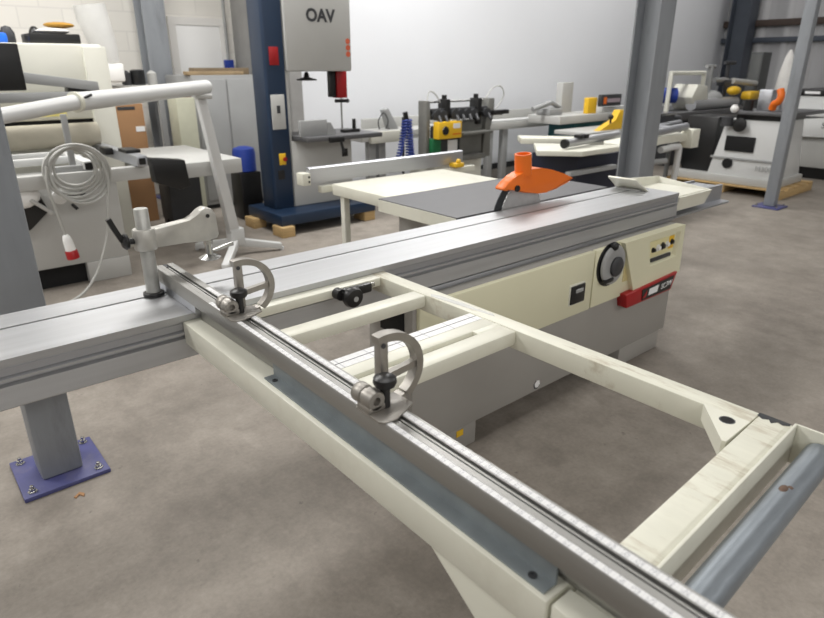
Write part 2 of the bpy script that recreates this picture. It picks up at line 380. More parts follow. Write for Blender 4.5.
# control panel with a sloped edge and a real recess
cp = MB()
Y0, Y1 = 1.548, 1.60
o_ = [(2.690, .747), (3.285, .747), (3.30, .475), (2.835, .449)]; i_ = [(2.925, .718), (3.245, .718), (3.23, .580), (2.96, .575)]
ov = [cp.bm.verts.new((x, Y0, z)) for x, z in o_]; iv = [cp.bm.verts.new((x, Y0, z)) for x, z in i_]
ob = [cp.bm.verts.new((x, Y1, z)) for x, z in o_]; ib = [cp.bm.verts.new((x+(.012 if k in (0, 3) else -.012), Y0+.02, z+(-.01 if k < 2 else .012))) for k, (x, z) in enumerate(i_)]
for k in range(4):
    j = (k+1) % 4
    cp._face([ov[k], ov[j], iv[j], iv[k]]); cp._face([iv[k], iv[j], ib[j], ib[k]]); cp._face([ov[j], ov[k], ob[k], ob[j]])
cp._face(ib); cp._face(ob[::-1])
cpo = cp.build('control_panel', 'cream_panel', ps)
MB().prism([(2.955, .70), (3.22, .70), (3.215, .615), (2.975, .612)], 'y', 1.5655, 1.569).build('control_label', mat('cream_label', (226, 218, 168), .5), cpo)
MB().box(3.16, 3.212, 1.563, 1.566, .63, .70, .002).build('yellow_patch', 'yellow', cpo)
MB().box(2.985, 3.185, 1.556, 1.569, .588, .607, .003).build('switch_bar', 'dark', cpo)
for k, (x, z, r, m_) in enumerate([(3.000, .652, .012, 'black'), (3.048, .656, .016, 'white'), (3.095, .658, .017, 'gunmetal'), (3.140, .66, .014, 'white'), (3.186, .666, .014, 'black')]):
    MB().lathe([(r*1.2, 0), (r*1.2, .004), (r*.8, .005), (r*.8, .014), (r*.6, .016), (.001, .016)], (x, 1.5655, z), (0, -1, 0), 18).build('push_button', m_, cpo)
# red name badge
bd = MB().hexa([(2.76, 1.535, .392), (3.205, 1.535, .392), (3.205, 1.60, .392), (2.76, 1.60, .392), (2.74, 1.535, .470), (3.255, 1.535, .490), (3.255, 1.60, .490), (2.74, 1.60, .470)], .005).build('name_badge', 'red', ps)
MB().prism([(2.90, .403), (3.185, .405), (3.215, .476), (2.89, .463)], 'y', 1.5315, 1.5355).build('badge_plate', 'black', bd)
MB().prism([(2.955, .419), (3.045, .421), (3.055, .457), (2.962, .454)], 'y', 1.5300, 1.5318).build('badge_logo_block', 'label_white', bd)
MB().prism([(2.900, .415), (2.925, .44), (2.935, .453), (2.940, .435), (2.928, .415)], 'y', 1.5300, 1.5318).build('badge_logo_mark', 'red', bd)
text('SC', .042, (3.105, 1.5305, .438), PI/2, 0, 'label_white', bd, 'badge_lettering', .0008, .0, .15)
text('3W', .042, (3.162, 1.5305, .441), PI/2, 0, 'label_white', bd, 'badge_lettering', .0008, .0, .15)
# cast table, extension table, legs, rail
MB().prism([(1.98, .9), (1.98, .84), (2.12, .825), (2.6, .82), (2.6, .9)], 'y', 2.59, 2.0).box(2.6, 3.2, 2.0, 2.59, .82, .9).build('cast_table', 'cast_iron', ps)
MB().prism([(1.974, .895), (1.974, .835), (2.12, .82), (2.12, .81), (2.4, .81), (2.4, .895)], 'y', 2.005, 2.585).build('cast_table_skirt', 'cream', ps)
MB().box(2.04, 2.93, 2.6, 3.12, .835, .9, .005).build('extension_table', 'cream', ps)
MB().box(1.99, 3.3, 3.16, 3.20, .845, .885, .003).box(2.2, 2.24, 3.12, 3.165, .85, .88).box(2.75, 2.79, 3.12, 3.165, .85, .88).build('fence_rail', 'cream', ps)
MB().box(2.06, 2.10, 3.03, 3.07, 0, .836, .004).build('extension_leg', 'cream_dull', ps)
# blade, riving knife, guard
bl = MB().cyl((2.415, 1.981, .862), (2.415, 1.985, .862), .15, n=56)
for k in range(40):
    a = 2*PI*k/40
    bl.cyl((2.415+.15*math.cos(a), 1.980, .862+.15*math.sin(a)), (2.415+.15*math.cos(a), 1.986, .862+.15*math.sin(a)), .007, n=5)
bl.build('saw_blade', 'blade', ps)
kn = []
for k in range(13):
    a = PI*(.99-.045*k); kn.append((2.415+.205*math.cos(a), .872+.175*math.sin(a)))
kn2 = [(2.415+.155*math.cos(PI*(.99-.045*k)), .872+.15*math.sin(PI*(.99-.045*k))) for k in range(13)]
MB().prism(kn+kn2[::-1], 'y', 1.981, 1.986).build('riving_knife', 'gunmetal', ps)
gp = [(2.241, 1.0), (2.243, 1.012), (2.278, 1.036), (2.32, 1.055), (2.377, 1.072), (2.451, 1.082), (2.52, 1.080), (2.60, 1.064), (2.70, 1.035), (2.788, 1.004), (2.785, .996), (2.746, .985), (2.649, .958), (2.567, .952), (2.50, .955), (2.385, .972), (2.323, 1.0), (2.27, .994)]
go = MB().prism(gp, 'y', 1.953, 2.013, .008).build('blade_guard', 'orange', ps)
MB().lathe([(.043, 0), (.041, .10), (.041, .102), (.034, .102), (.034, .06), (.001, .06)], (2.413, 1.983, 1.055), (-.12, 0, 1), 28).build('dust_spout', 'orange', go)
MB().cyl((2.335, 1.945, 1.0), (2.335, 1.955, 1.0), .016, n=14).build('guard_screw', 'black', go)
# end tray beyond the sliding table
tr = MB()
tr.hexa([(3.37, 1.66, .788), (3.70, 1.66, .788), (3.70, 1.672, .788), (3.37, 1.672, .788), (3.37, 1.645, .868), (3.755, 1.645, .868), (3.755, 1.657, .868), (3.37, 1.657, .868)])
tr.hexa([(3.70, 1.66, .788), (3.712, 1.66, .788), (3.712, 1.99, .788), (3.70, 1.99, .788), (3.743, 1.645, .868), (3.755, 1.645, .868), (3.755, 2.0, .905), (3.743, 2.0, .905)])
tr.hexa([(3.37, 1.978, .788), (3.712, 1.978, .788), (3.712, 1.99, .788), (3.37, 1.99, .788), (3.36, 1.985, .93), (3.755, 1.985, .905), (3.755, 2.0, .905), (3.36, 2.0, .93)])
tr.box(3.37, 3.71, 1.665, 1.985, .863, .870)
tr.build('end_tray', 'cream', ps)
# edging shoe leaning on the table
sh = thing('edging_shoe', 'small tilted cream edging shoe on the right end of the sliding table', 'clamping shoe', (3.22, 1.87, .9))
MB().hexa([(3.238, 1.77, .9), (3.25, 1.77, .9), (3.25, 1.972, .9), (3.238, 1.972, .9), (3.13, 1.79, .972), (3.145, 1.79, .978), (3.145, 1.965, .976), (3.13, 1.965, .970)], .003).build('plate', 'cream', sh)
MB().box(3.19, 3.246, 1.80, 1.94, .9, .907, .002).build('shoe_base', 'mid_grey', sh)
# rip fence
rf = thing('rip_fence', 'long aluminium rip fence standing across the far edge of the cream side table', 'fence', (2.6, 3.22, .9))
MB().prism([(3.205, .9), (3.205, .985), (3.215, .992), (3.24, .992), (3.24, .9)], 'x', 1.94, 3.215).build('fence_bar', 'alu_side', rf)
MB().box(1.885, 1.94, 3.19, 3.265, .893, .965, .006).build('fence_head', 'cream', rf)
for z in (.915, .942):
    MB().cyl((1.927, 3.188, z), (1.927, 3.195, z), .007, n=8).build('head_screw', 'black', rf)
MB().box(3.08, 3.16, 3.13, 3.205, .89, .92, .006).sphere((3.12, 3.15, .93), .018).build('fence_clamp', 'yellow', rf)

# ------------------------------------------------------------------ outrigger frame
fr = thing('outrigger_frame', 'cream crosscut outrigger frame with crossbars hooked onto the sliding table', 'table frame', (.92, .95, .8))
MB().box(.555, .645, .362, 1.65, .812, .88, .004).rot(-.0072, (.56, 1.64, 0)).build('side_beam', 'cream', fr)
cpb = MB().box(.548, .592, .27, .356, .79, .88, .004).box(.60, .66, .27, .356, .79, .868, .004)
cpb.build('beam_end_block', 'cream', fr)
MB().cyl((.5475, .335, .865), (.5455, .335, .865), .005, n=10).build('block_screw', 'dark', fr)
MB().prism([(.63, .812), (.28, .812), (.22, .57), (.25, .555), (.496, .722)], 'x', .56, .61, .003).build('support_bracket', 'cream', fr)
rb = MB().box(1.222, 1.276, .379, 1.65, .822, .88, .004).build('outer_beam', 'cream_worn', fr)
MB().box(.64, 1.222, 1.594, 1.645, .850, .88, .004).build('back_beam', 'cream', fr)
MB().box(.66, 1.225, 1.362, 1.425, .838, .8795, .010).build('crossbar', 'cream', fr)
b2 = MB().box(.66, 1.225, 1.068, 1.172, .848, .8795, .008).build('crossbar', 'cream', fr)
MB().box(.67, 1.214, 1.113, 1.164, .8795, .8806).build('ruler_strip', 'ruler_x', b2)
MB().box(.67, 1.214, 1.1378, 1.1396, .8806, .8812).build('ruler_seam', 'dark', b2)
MB().box(.66, 1.225, .992, 1.052, .835, .8795, .010).build('crossbar', 'cream', fr)
MB().box(1.13, 1.225, 1.048, 1.072, .84, .878, .003).build('crossbar_web', 'cream', fr)
MB().prism([(1.226, 1.345), (1.240, 1.36), (1.252, 1.33), (1.256, 1.27), (1.262, 1.24), (1.258, 1.18), (1.264, 1.12), (1.254, 1.10), (1.246, 1.17), (1.240, 1.21), (1.234, 1.28)], 'z', .8801, .8806).build('worn_patch', 'post_steel', rb)
eb = MB().box(.645, 1.276, .315, .379, .800, .88, .004).rot(.033, (1.27, .33, 0)).build('end_beam', 'cream_worn', fr)
# corner gusset with hole
g = MB(); gpts = [(1.223, .475), (1.223, .379), (1.115, .379), (1.112, .386)]
n = 20; hc = (1.195, .413)
top, hole = [], []
for lvl, z in ((0, .8805), (1, .842)):
    g.prism(gpts, 'z', .842, .8808) if lvl == 0 else None
gus = g.build('gusset', 'cream', fr)
MB().lathe([(.001, 0), (.0125, 0), (.0125, .0006), (.001, .0007)], (1.194, .412, .8806), n=24).build('gusset_hole', 'black_matt', gus)
MB().lathe([(.0128, 0), (.0155, 0), (.0155, .0005), (.0128, .0006)], (1.194, .412, .8806), n=24).build('hole_rim', 'dark', gus)
MB().prism([(1.2765, .381), (1.2765, .321), (1.266, .321), (1.259, .331), (1.264, .342), (1.25, .350), (1.262, .358), (1.254, .368), (1.263, .381)], 'z', .8800, .8806).build('worn_patch', 'gunmetal', eb)
MB().box(.66, 1.273, .309, .3145, .80, .888, .001).rot(.033, (1.27, .33, 0)).build('roller_channel', 'cream', fr)
MB().box(1.268, 1.2735, .225, .309, .80, .888, .001).rot(.033, (1.27, .33, 0)).build('roller_bracket', 'cream', fr)
MB().box(.655, .661, .225, .309, .80, .888, .001).rot(.033, (1.27, .33, 0)).build('roller_bracket', 'cream', fr)
ro = MB().lathe([(.012, 0), (.012, .006), (.0275, .006), (.0275, .604), (.012, .604), (.012, .610)], (.660, .260, .841), (1, 0, 0), 40).rot(.033, (1.27, .33, 0)).build('roller', 'roller', fr)
MB().sphere((1.064, .262, .8675), .0105, 1.3, .7, .25, 10).sphere((1.076, .256, .8670), .006, 1, 1, .3, 8).rot(.033, (1.27, .33, 0)).build('rust_spot', mat('rust', (96, 76, 64), .8, var=.3, scale=90), ro)
kb = MB().cyl((1.072, 1.594, .862), (1.072, 1.555, .858), .016).lathe([(.014, 0), (.032, .004), (.036, .018), (.031, .032), (.012, .037), (.001, .037)], (1.072, 1.568, .858), (0, -1, -.1), 28).build('clamp_knob', 'black', fr)
MB().cyl((1.072, 1.532, .8545), (1.072, 1.529, .8545), .009, n=12).build('knob_screw', 'mid_grey', kb)
MB().box(1.08, 1.17, 1.572, 1.594, .845, .878, .008).cyl((1.04, 1.594, .866), (1.04, 1.565, .866), .019).cyl((1.04, 1.57, .866), (1.08, 1.57, .86), .013).build('clamp_lever', 'black', fr)
MB().box(1.165, 1.19, 1.585, 1.597, .858, .872, .002).build('clamp_bracket', 'steel', fr)

ai = thing('angle_iron', 'galvanised steel angle lying between the ruled fence and the cream side beam', 'angle bracket', (.575, .78, .88))
A0, A1 = .372, 1.185
MB().prism([(.565, .8805), (.565, .884), (.590, .884), (.590, .923), (.594, .923), (.594, .8805)], 'y', A0, A1).rot(-.0138, (.575, 1.2, 0)).build('steel_angle', 'galv', ai)
for y in (A0+.03, A1-.03):
    MB().lathe([(.0065, 0), (.0065, .002), (.003, .0021), (.003, .0008), (.001, .0008)], (.577-.0138*(1.2-y), y, .884), n=16).build('bolt_hole', 'dark', ai)

# ------------------------------------------------------------------ crosscut fence with flip stops
FA, FB = 1.925, -.25                                   # fence runs along y; slight yaw as in the photograph
fe = thing('crosscut_fence', 'long aluminium crosscut fence with two ruled white strips across the frame', 'fence', (.61, .95, .885))
YAW = -.0145
def F(mb): return mb.rot(YAW, (.617, 1.9, 0))
fprof = [(.607, .901), (.607, .930), (.585, .930), (.585, .967), (.587, .97), (.599, .97), (.599, .967), (.6005, .967), (.6005, .969), (.612, .969), (.612, .9635), (.617, .9635), (.617, .967), (.621, .967),
         (.621, .9635), (.626, .9635), (.626, .97), (.645, .97), (.648, .967), (.648, .901)]
F(MB().prism(fprof, 'y', FB, FA)).build('fence_profile', 'alu_y', fe)
MB().prism([(.600, 1.62), (.6065, 1.2), (.5955, .38), (.5875, FB), (.618, FB), (.625, .38), (.637, 1.2), (.645, 1.62)], 'z', .8812, .9295).build('fence_foot', 'alu_y', fe)
F(MB().box(.5868, .5982, FB, FA-.42, .97, .9706)).build('ruler_strip', 'ruler_y', fe)
F(MB().box(.6285, .6405, FB, FA-.3, .97, .9706)).build('ruler_strip', 'ruler_y', fe)
for x0, x1 in ((.6122, .6168), (.6212, .6258)): F(MB().box(x0, x1, FB, FA, .963, .964)).build('fence_slot', 'slot_grey', fe)
F(MB().box(.590, .607, 1.62, FA, .9015, .9255)).build('fence_skirt', 'alu_side', fe)
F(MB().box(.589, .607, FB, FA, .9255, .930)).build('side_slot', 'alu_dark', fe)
F(MB().box(.586, .647, FA, FA+.003, .902, .968, .001).box(.608, .622, FA-.03, FA+.004, .955, .9685)).build('end_face', 'dark', fe)
def flip_stop(y, label):
    dx = -.0145*(1.9-y)+.002
    X = lambda x: x+dx
    p = MB().prism([(X(.580), y-.060), (X(.574), y-.052), (X(.574), y+.016), (X(.662), y+.016), (X(.664), y-.040), (X(.606), y-.064)], 'z', .9706, .9745, .001).build('flip_stop', 'cast_alu', fe)
    p['label'] = label
    MB().lathe([(.001, 0), (.017, 0), (.019, .003), (.019, .022), (.017, .025), (.016, .025), (.016, .029), (.019, .031), (.019, .054), (.017, .057), (.008, .057), (.008, .045), (.001, .045)], (X(.592), y+.032, .996), (0, -1, 0), 28) \
        .box(X(.574), X(.612), y-.025, y+.014, .974, .988, .004).build('hinge_barrel', 'cast_alu', p)
    a = MB()                                            # D-shaped arm standing across the fence
    a.box(X(.625), X(.645), y+.006, y+.028, .974, 1.094, .005)
    cx, cz, R = X(.642), 1.022, .072
    a.bar([(cx+R*1.10*math.sin(th), y+.017, cz+R*math.cos(th)) for th in [-.25+k*(2.75/18) for k in range(19)]], .022, .016)
    a.bar([(X(.640), y+.017, 1.012), (cx+R*1.06, y+.017, 1.020)], .014, .014)
    a.bar([(cx+R*.58, y+.017, .960), (X(.652), y+.017, .951)], .022, .016)
    a.build('stop_arm', 'cast_alu', p)
    MB().cyl((X(.617), y-.016, .974), (X(.617), y-.016, 1.016), .0095).lathe([(.010, 0), (.019, .003), (.022, .010), (.021, .018), (.014, .022), (.001, .023)], (X(.617), y-.016, 1.014), (0, 0, 1), 24).build('clamp_knob', 'black', p)
    MB().cyl((X(.632), y+.006, 1.082), (X(.632), y+.004, 1.082), .005, n=10).build('pivot_screw', 'dark', p)
    return p
flip_stop(1.395, 'flip stop nearer the sliding table')
flip_stop(.797, 'flip stop halfway along the fence')

# ------------------------------------------------------------------ hold-down clamp
hc = thing('hold_down_clamp', 'cast aluminium hold-down clamp on a steel post at the far end of the ruled fence', 'clamp', (.553, 1.86, .9))
MB().lathe([(.0205, 0), (.0205, .266), (.019, .268), (.001, .268)], (.553, 1.857, .9), n=28).build('post', 'post_steel', hc)
MB().lathe([(.024, 0), (.03, .002), (.03, .012), (.022, .014), (.02, .014)], (.553, 1.857, .9), n=28).build('post_collar', 'black', hc)
ca = MB()
ca.lathe([(.031, 0), (.033, .004), (.033, .057), (.031, .061)], (.553, 1.857, 1.047), n=28)
ca.prism([(.555, 1.05), (.555, 1.105), (.60, 1.107), (.685, 1.112), (.705, 1.122), (.718, 1.140), (.737, 1.148), (.757, 1.142), (.768, 1.122), (.772, 1.06), (.765, 1.048), (.735, 1.045), (.66, 1.05)], 'y', 1.836, 1.878, .004)
ca.build('arm', mat('bright_cast_aluminium', (190, 188, 182), .45, .6, var=.07, scale=30, bump=.1), hc)
MB().cyl((.741, 1.834, 1.122), (.741, 1.880, 1.122), .006, n=12).build('arm_pin', 'black', hc)
MB().cyl((.741, 1.857, 1.05), (.741, 1.857, .995), .011).lathe([(.014, 0), (.014, .018), (.001, .018)], (.741, 1.857, 1.028), n=6).build('clamp_screw', 'steel', hc)
MB().lathe([(.030, 0), (.034, .004), (.018, .012), (.010, .016)], (.741, 1.857, .982), n=24).build('clamp_pad', 'steel', hc)
MB().hexa([(.745, 1.85, 1.0), (.82, 1.845, 1.012), (.82, 1.865, 1.012), (.745, 1.865, 1.0), (.745, 1.85, 1.008), (.82, 1.845, 1.026), (.82, 1.865, 1.026), (.745, 1.865, 1.008)], .002).build('wing_lever', 'steel', hc)
MB().cyl((.523, 1.857, 1.076), (.50, 1.857, 1.078), .009).lathe([(.010, 0), (.022, .004), (.024, .012), (.016, .02), (.004, .022)], (.508, 1.857, 1.078), (-1, 0, 0), 20) \
    .bar([(.49, 1.857, 1.08), (.475, 1.857, 1.115), (.462, 1.857, 1.15)], .014, .014).build('lock_lever', 'black', hc)

# ------------------------------------------------------------------ floor finds
solo(MB().prism([(.28, 2.335), (.305, 2.355), (.318, 2.335), (.312, 2.318), (.30, 2.34), (.285, 2.325)], 'z', 0, .005), 'wood_chip', 'card', 'tiny wood chip on the floor in front of the purple base plate', 'wood chip')

# ------------------------------------------------------------------ band saw
bs = thing('band_saw', 'tall navy and grey band saw standing on wooden blocks against the white wall', 'band saw', (3.4, 5.85, .1))
MB().box(2.86, 4.0, 5.29, 5.98, .1, .205, .006).build('plinth', 'navy', bs)
MB().prism([(2.965, 5.60), (2.985, 5.58), (3.18, 5.58), (3.18, 5.84), (2.965, 5.84)], 'z', .205, 2.75, .008).build('column', 'navy', bs)
MB().box(3.17, 3.215, 5.60, 5.9, .205, 2.3, .004).build('column_cover', 'light_grey', bs)
hd = MB().box(3.19, 3.945, 5.56, 5.95, 1.505, 2.7, .02).build('wheel_head', 'light_grey', bs)
text('OAV', .155, (3.59, 5.558, 2.0), PI/2, 0, 'dark', hd, 'maker_lettering', .001, .006)
for z in (1.785, 1.725, 1.665):
    MB().lathe([(.001, 0), (.027, 0), (.027, .002), (.001, .002)], (3.90, 5.56, z), (0, -1, 0), 18).build('warning_sticker', mat('orange_sticker', (196, 92, 62), .5), hd)
lo = MB().box(3.19, 3.92, 5.58, 5.95, .205, .86, .015).build('lower_cabinet', 'light_grey', bs)
MB().box(3.79, 3.86, 5.57, 5.58, .66, .74, .004).build('cabinet_latch', 'black', lo)
tb = MB().box(3.22, 4.12, 5.30, 5.95, .865, .91, .006).build('table', 'cast_iron', bs)
MB().box(3.21, 3.52, 5.42, 5.46, .91, 1.06, .004).prism([(3.52, .91), (3.52, 1.03), (3.56, 1.03), (3.62, .93), (3.62, .91)], 'y', 5.42, 5.46).build('table_fence', 'mid_grey', tb)
MB().box(3.45, 3.62, 5.27, 5.30, .85, .90, .005).cyl((3.58, 5.28, .86), (3.60, 5.26, .75), .014).build('tilt_handle', 'black', tb)
MB().box(3.78, 3.98, 5.5, 5.58, .91, .94, .004).cyl((3.93, 5.54, .93), (3.93, 5.54, 1.04), .02).build('guide_handle', 'black', tb)
MB().box(3.86, 3.985, 5.72, 5.82, 1.24, 1.505, .006).build('blade_guard', 'red', bs)
MB().box(3.79, 3.86, 5.74, 5.80, 1.25, 1.505, .004).build('guide_post', 'black', bs)
MB().box(3.928, 3.94, 5.76, 5.775, .91, 1.24).build('blade', 'steel', bs)
MB().cyl((3.86, 5.77, 1.21), (3.98, 5.74, 1.21), .018).sphere((3.99, 5.73, 1.21), .022).build('guide_knob', 'black', bs)
MB().lathe([(.10, 0), (.10, .012), (.03, .03), (.02, .07), (.01, .08)], (3.46, 5.66, 1.42), n=20).build('tension_wheel', 'black', bs)
for zz, h_, m_, nm, x0, x1 in ((1.56, .16, 'red', 'warning_plate', 3.02, 3.115), (.98, .32, 'light_grey', 'instruction_plate', 3.0, 3.145), (.64, .11, 'yellow', 'stop_switch', 3.045, 3.115), (.5, .09, 'black', 'start_switch', 3.02, 3.09)):
    MB().box(x0, x1, 5.57, 5.582, zz, zz+h_, .004).build(nm, m_, bs)
MB().box(3.055, 3.09, 5.565, 5.572, 1.13, 1.20).build('plate_diagram', 'dark', bs)
MB().cyl((3.10, 5.57, .695), (3.10, 5.556, .695), .02).build('stop_button', 'red', bs)
for k, (x, y, lb) in enumerate([(2.90, 5.33, 'pale wooden block under the left front corner of the navy band saw'), (3.93, 5.40, 'pale wooden block under the right front corner of the navy band saw'), (2.87, 5.86, 'pale wooden block under the back left corner of the navy band saw')]):
    solo(MB().box(x-.07, x+.07, y-.10, y+.10, 0, .1, .004), 'wooden_block', 'wood', lb, 'wooden block', 'wooden blocks under the band saw')
mo = thing('electric_motor', 'blue electric motor low on the floor left of the navy band saw', 'motor', (2.74, 6.2, 0))
MB().lathe([(.1, 0), (.12, .01), (.12, .2), (.11, .24), (.05, .26), (.001, .26)], (3.02, 6.3, .5), n=24).build('motor_housing', 'blue', mo)
MB().box(2.90, 3.14, 6.18, 6.42, 0, .5, .01).build('motor_stand', 'black', mo)

# ------------------------------------------------------------------ big wide-belt sander at left
sd = thing('belt_sander', 'big cream wide-belt sander at left with black console and open roller table', 'sander', (1.0, 5.9, 0))
MB().box(-.3, 1.66, 5.9, 7.0, 1.14, 1.72, .02).box(-.3, 1.50, 5.95, 7.0, .0, .92, .01).box(1.50, 1.68, 5.86, 7.0, 0, 1.70, .01).build('body', 'cream_dull', sd)
MB().box(-.3, 1.50, 5.93, 6.9, .92, 1.14).build('infeed_slot', 'black_matt', sd)
MB().cyl((-.2, 5.86, 1.02), (1.5, 5.86, 1.02), .095, n=28).build('feed_roller', mat('sanding_belt', (178, 172, 156), .7, var=.08), sd)
MB().box(.2, .955, 5.35, 5.5, 1.39, 1.70, .01).build('console', 'black', sd)
MB().hexa([(.8, 5.66, 1.46), (1.52, 5.66, 1.365), (1.52, 5.74, 1.365), (.8, 5.74, 1.46), (.8, 5.66, 1.54), (1.52, 5.66, 1.435), (1.52, 5.74, 1.435), (.8, 5.74, 1.54)], .004).build('console_arm', 'mid_grey', sd)
MB().box(.1, 1.46, 5.66, 5.74, 1.295, 1.365, .005).build('pressure_beam', 'mid_grey', sd)
MB().box(1.30, 1.5, 5.70, 5.82, 1.33, 1.40, .01).cyl((1.38, 5.68, 1.37), (1.5, 5.68, 1.36), .015).build('beam_clamp', 'black', sd)
MB().box(.9, 1.3, 5.895, 5.9, 1.17, 1.25).build('pictogram_strip', 'yellow_pale', sd)
# its front table
MB().box(.25, 1.36, 5.04, 5.8, .16, .76, .008).build('front_cabinet', 'light_grey', sd)
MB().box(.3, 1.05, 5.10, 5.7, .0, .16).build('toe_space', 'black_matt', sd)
MB().box(1.05, 1.36, 5.035, 5.8, .0, .16, .004).build('cabinet_leg', 'light_grey', sd)
MB().box(.25, 1.56, 4.86, 4.94, .765, .86, .006).build('table_apron', 'light_grey', sd)
for x in (.55, 1.12):
    r_ = MB().box(x, x+.07, 4.88, 5.8, .865, .925, .005).build('table_rail', 'white_paint', sd)
    MB().box(x+.008, x+.062, 4.872, 4.88, .87, .915).build('rail_cap', 'black', r_)
MB().box(.3, 1.2, 5.22, 5.27, .88, .93, .005).box(.3, 1.2, 5.55, 5.6, .88, .93, .005).build('cross_rail', 'white_paint', sd)
rr = MB().box(1.46, 1.535, 4.8, 6.4, .865, .94, .003).build('side_rail', 'alu_side', sd)
MB().box(1.475, 1.52, 4.79, 4.8, .88, .925).build('rail_cap', 'black', rr)
MB().box(1.455, 1.56, 5.0, 5.2, .94, .965, .003).build('rail_stop', 'black', sd)
MB().box(1.40, 1.46, 5.35, 5.5, .9, .95, .003).build('rail_stop', 'black', sd)
MB().prism([(1.60, .90), (1.86, .865), (1.88, .66), (1.80, .64), (1.62, .71)], 'y', 4.92, 5.04, .006).build('end_bracket', 'black', sd)
MB().lathe([(.001, 0), (.045, 0), (.05, .01), (.05, .03), (.03, .034), (.001, .034)], (.955, 5.04, .675), (0, -1, 0), 28).build('dial', 'white', sd)
MB().cyl((1.0, 5.04, .68), (1.09, 4.99, .69), .012).sphere((1.1, 4.985, .69), .022).cyl((1.02, 5.0, .62), (1.05, 4.99, .58), .012).build('dial_handle', 'black', sd)
MB().prism([(.55, .52), (.72, .48), (.86, .60), (.82, .72), (.70, .66), (.55, .62)], 'y', 4.95, 5.04, .006).build('tilt_bracket', 'black', sd)
MB().sphere((.70, 4.94, .72), .11, 1.15, .5, .75).build('white_cover', 'white', sd)
MB().cyl((.75, 4.9, .70), (.86, 4.9, .60), .014).sphere((.86, 4.9, .60), .022).build('cover_lever', 'light_grey', sd)
MB().box(1.045, 1.085, 4.93, 4.95, .86, 1.245, .003).box(.94, 1.2, 4.90, 4.96, .86, .90, .004).build('cable_post', 'mid_grey', sd)

cc = thing('cable_coil', 'coiled grey power cable with red and white plug hanging on the left machine table', 'cable', (1.03, 4.8, .7))
pts = []
for k in range(0, 230):
    a = k/36*2*PI; s = k/230
    w_ = 1+.10*math.sin(1.7*a/2+.5)+.05*math.cos(k*.21)
    rx = (.135+.07*s)*w_; rz = (.115+.09*s)*w_
    pts.append((1.035+rx*math.cos(a)+.012*math.sin(k*.13), 4.80-.05*s+.018*math.sin(k*.33), .905-.05*s+rz*math.sin(a)))
last = pts[-1]
MB().tube(pts, .0095, 8).build('coil_loops', 'cable', cc)
def smooth_path(ctrl, n=10):
    out = []
    P = [Vector(c) for c in ctrl]; P = [P[0]*2-P[1]]+P+[P[-1]*2-P[-2]]
    for i in range(1, len(P)-2):
        for k in range(n):
            t_ = k/n; a, b, c, d_ = P[i-1], P[i], P[i+1], P[i+2]
            out.append(.5*((2*b)+(c-a)*t_+(2*a-5*b+4*c-d_)*t_*t_+(3*b-a-3*c+d_)*t_**3))
    out.append(P[-2]); return out
MB().tube(smooth_path([(.86, 4.74, .93), (.845, 4.74, .80), (.87, 4.75, .62), (.895, 4.76, .45)]), .009, 8).build('plug_lead', 'cable', cc)
MB().tube(smooth_path([(1.21, 4.74, .93), (1.225, 4.74, .78), (1.19, 4.74, .60), (1.15, 4.74, .40), (1.02, 4.7, .15), (.85, 4.66, .02), (.55, 4.6, .009), (.1, 4.62, .009)]), .009, 8).build('trailing_lead', 'cable', cc)
pl = MB().lathe([(.012, 0), (.022, .01), (.030, .04), (.034, .11), (.034, .12), (.001, .12)], (.893, 4.76, .46), (.12, 0, -1), 20).build('plug', 'white', cc)
MB().lathe([(.036, .115), (.040, .12), (.042, .175), (.036, .178), (.034, .15), (.001, .15)], (.893, 4.76, .46), (.12, 0, -1), 20).build('plug_shroud', 'red', pl)

# things on top of the sander
solo(MB().box(1.18, 1.56, 6.1, 6.4, 1.72, 1.80, .008), 'storage_case', 'black', 'flat black case lying on top of the cream sander', 'case')
for k, (x, h_, lb) in enumerate([(1.10, .16, 'dark rounded hood on the sander top, left of the black case'), (.99, .15, 'dark rounded hood on the sander top behind the blue tub')]):
    solo(MB().lathe([(h_*.3, 0), (h_*.36, .03), (h_*.34, h_*.6), (h_*.2, h_*.85), (.001, h_*.92)], (x, 6.5, 1.721), n=20), 'dark_hood', 'dark', lb, 'hood')
solo(MB().sphere((1.33, 6.62, 1.80), .06, .8, .9, 1.3), 'black_cap', 'black', 'small black cap behind the flat case on the sander', 'cap')
solo(MB().box(.8, 1.04, 6.15, 6.4, 1.72, 1.80, .02), 'plastic_tub', 'bright_blue', 'bright blue plastic tub at the left edge of the sander top', 'tub')
solo(MB().sphere((1.40, 6.28, 1.825), .12, 1.1, .9, .2), 'white_cloth', 'cloth', 'crumpled white cloth lying on the black case', 'cloth')
solo(MB().sphere((1.46, 6.3, 1.874), .11, 1.1, .8, .22), 'ochre_cloth', 'ochre', 'ochre cloth bundle on top of the white cloth', 'cloth')
du = thing('dust_duct', 'pale translucent dust duct leaning down to the white hopper behind the sander', 'duct', (2.1, 7.3, 1.3))
MB().tube([(1.985, 7.25, 2.12), (2.0, 7.25, 2.0), (2.06, 7.25, 1.75), (2.10, 7.25, 1.58)], .12, 20, radii=[.15, .15, .13, .09]).build('duct_sleeve', 'sheet', du)
MB().box(2.01, 2.20, 7.16, 7.34, 1.40, 1.58, .02).build('hopper', 'white', du)

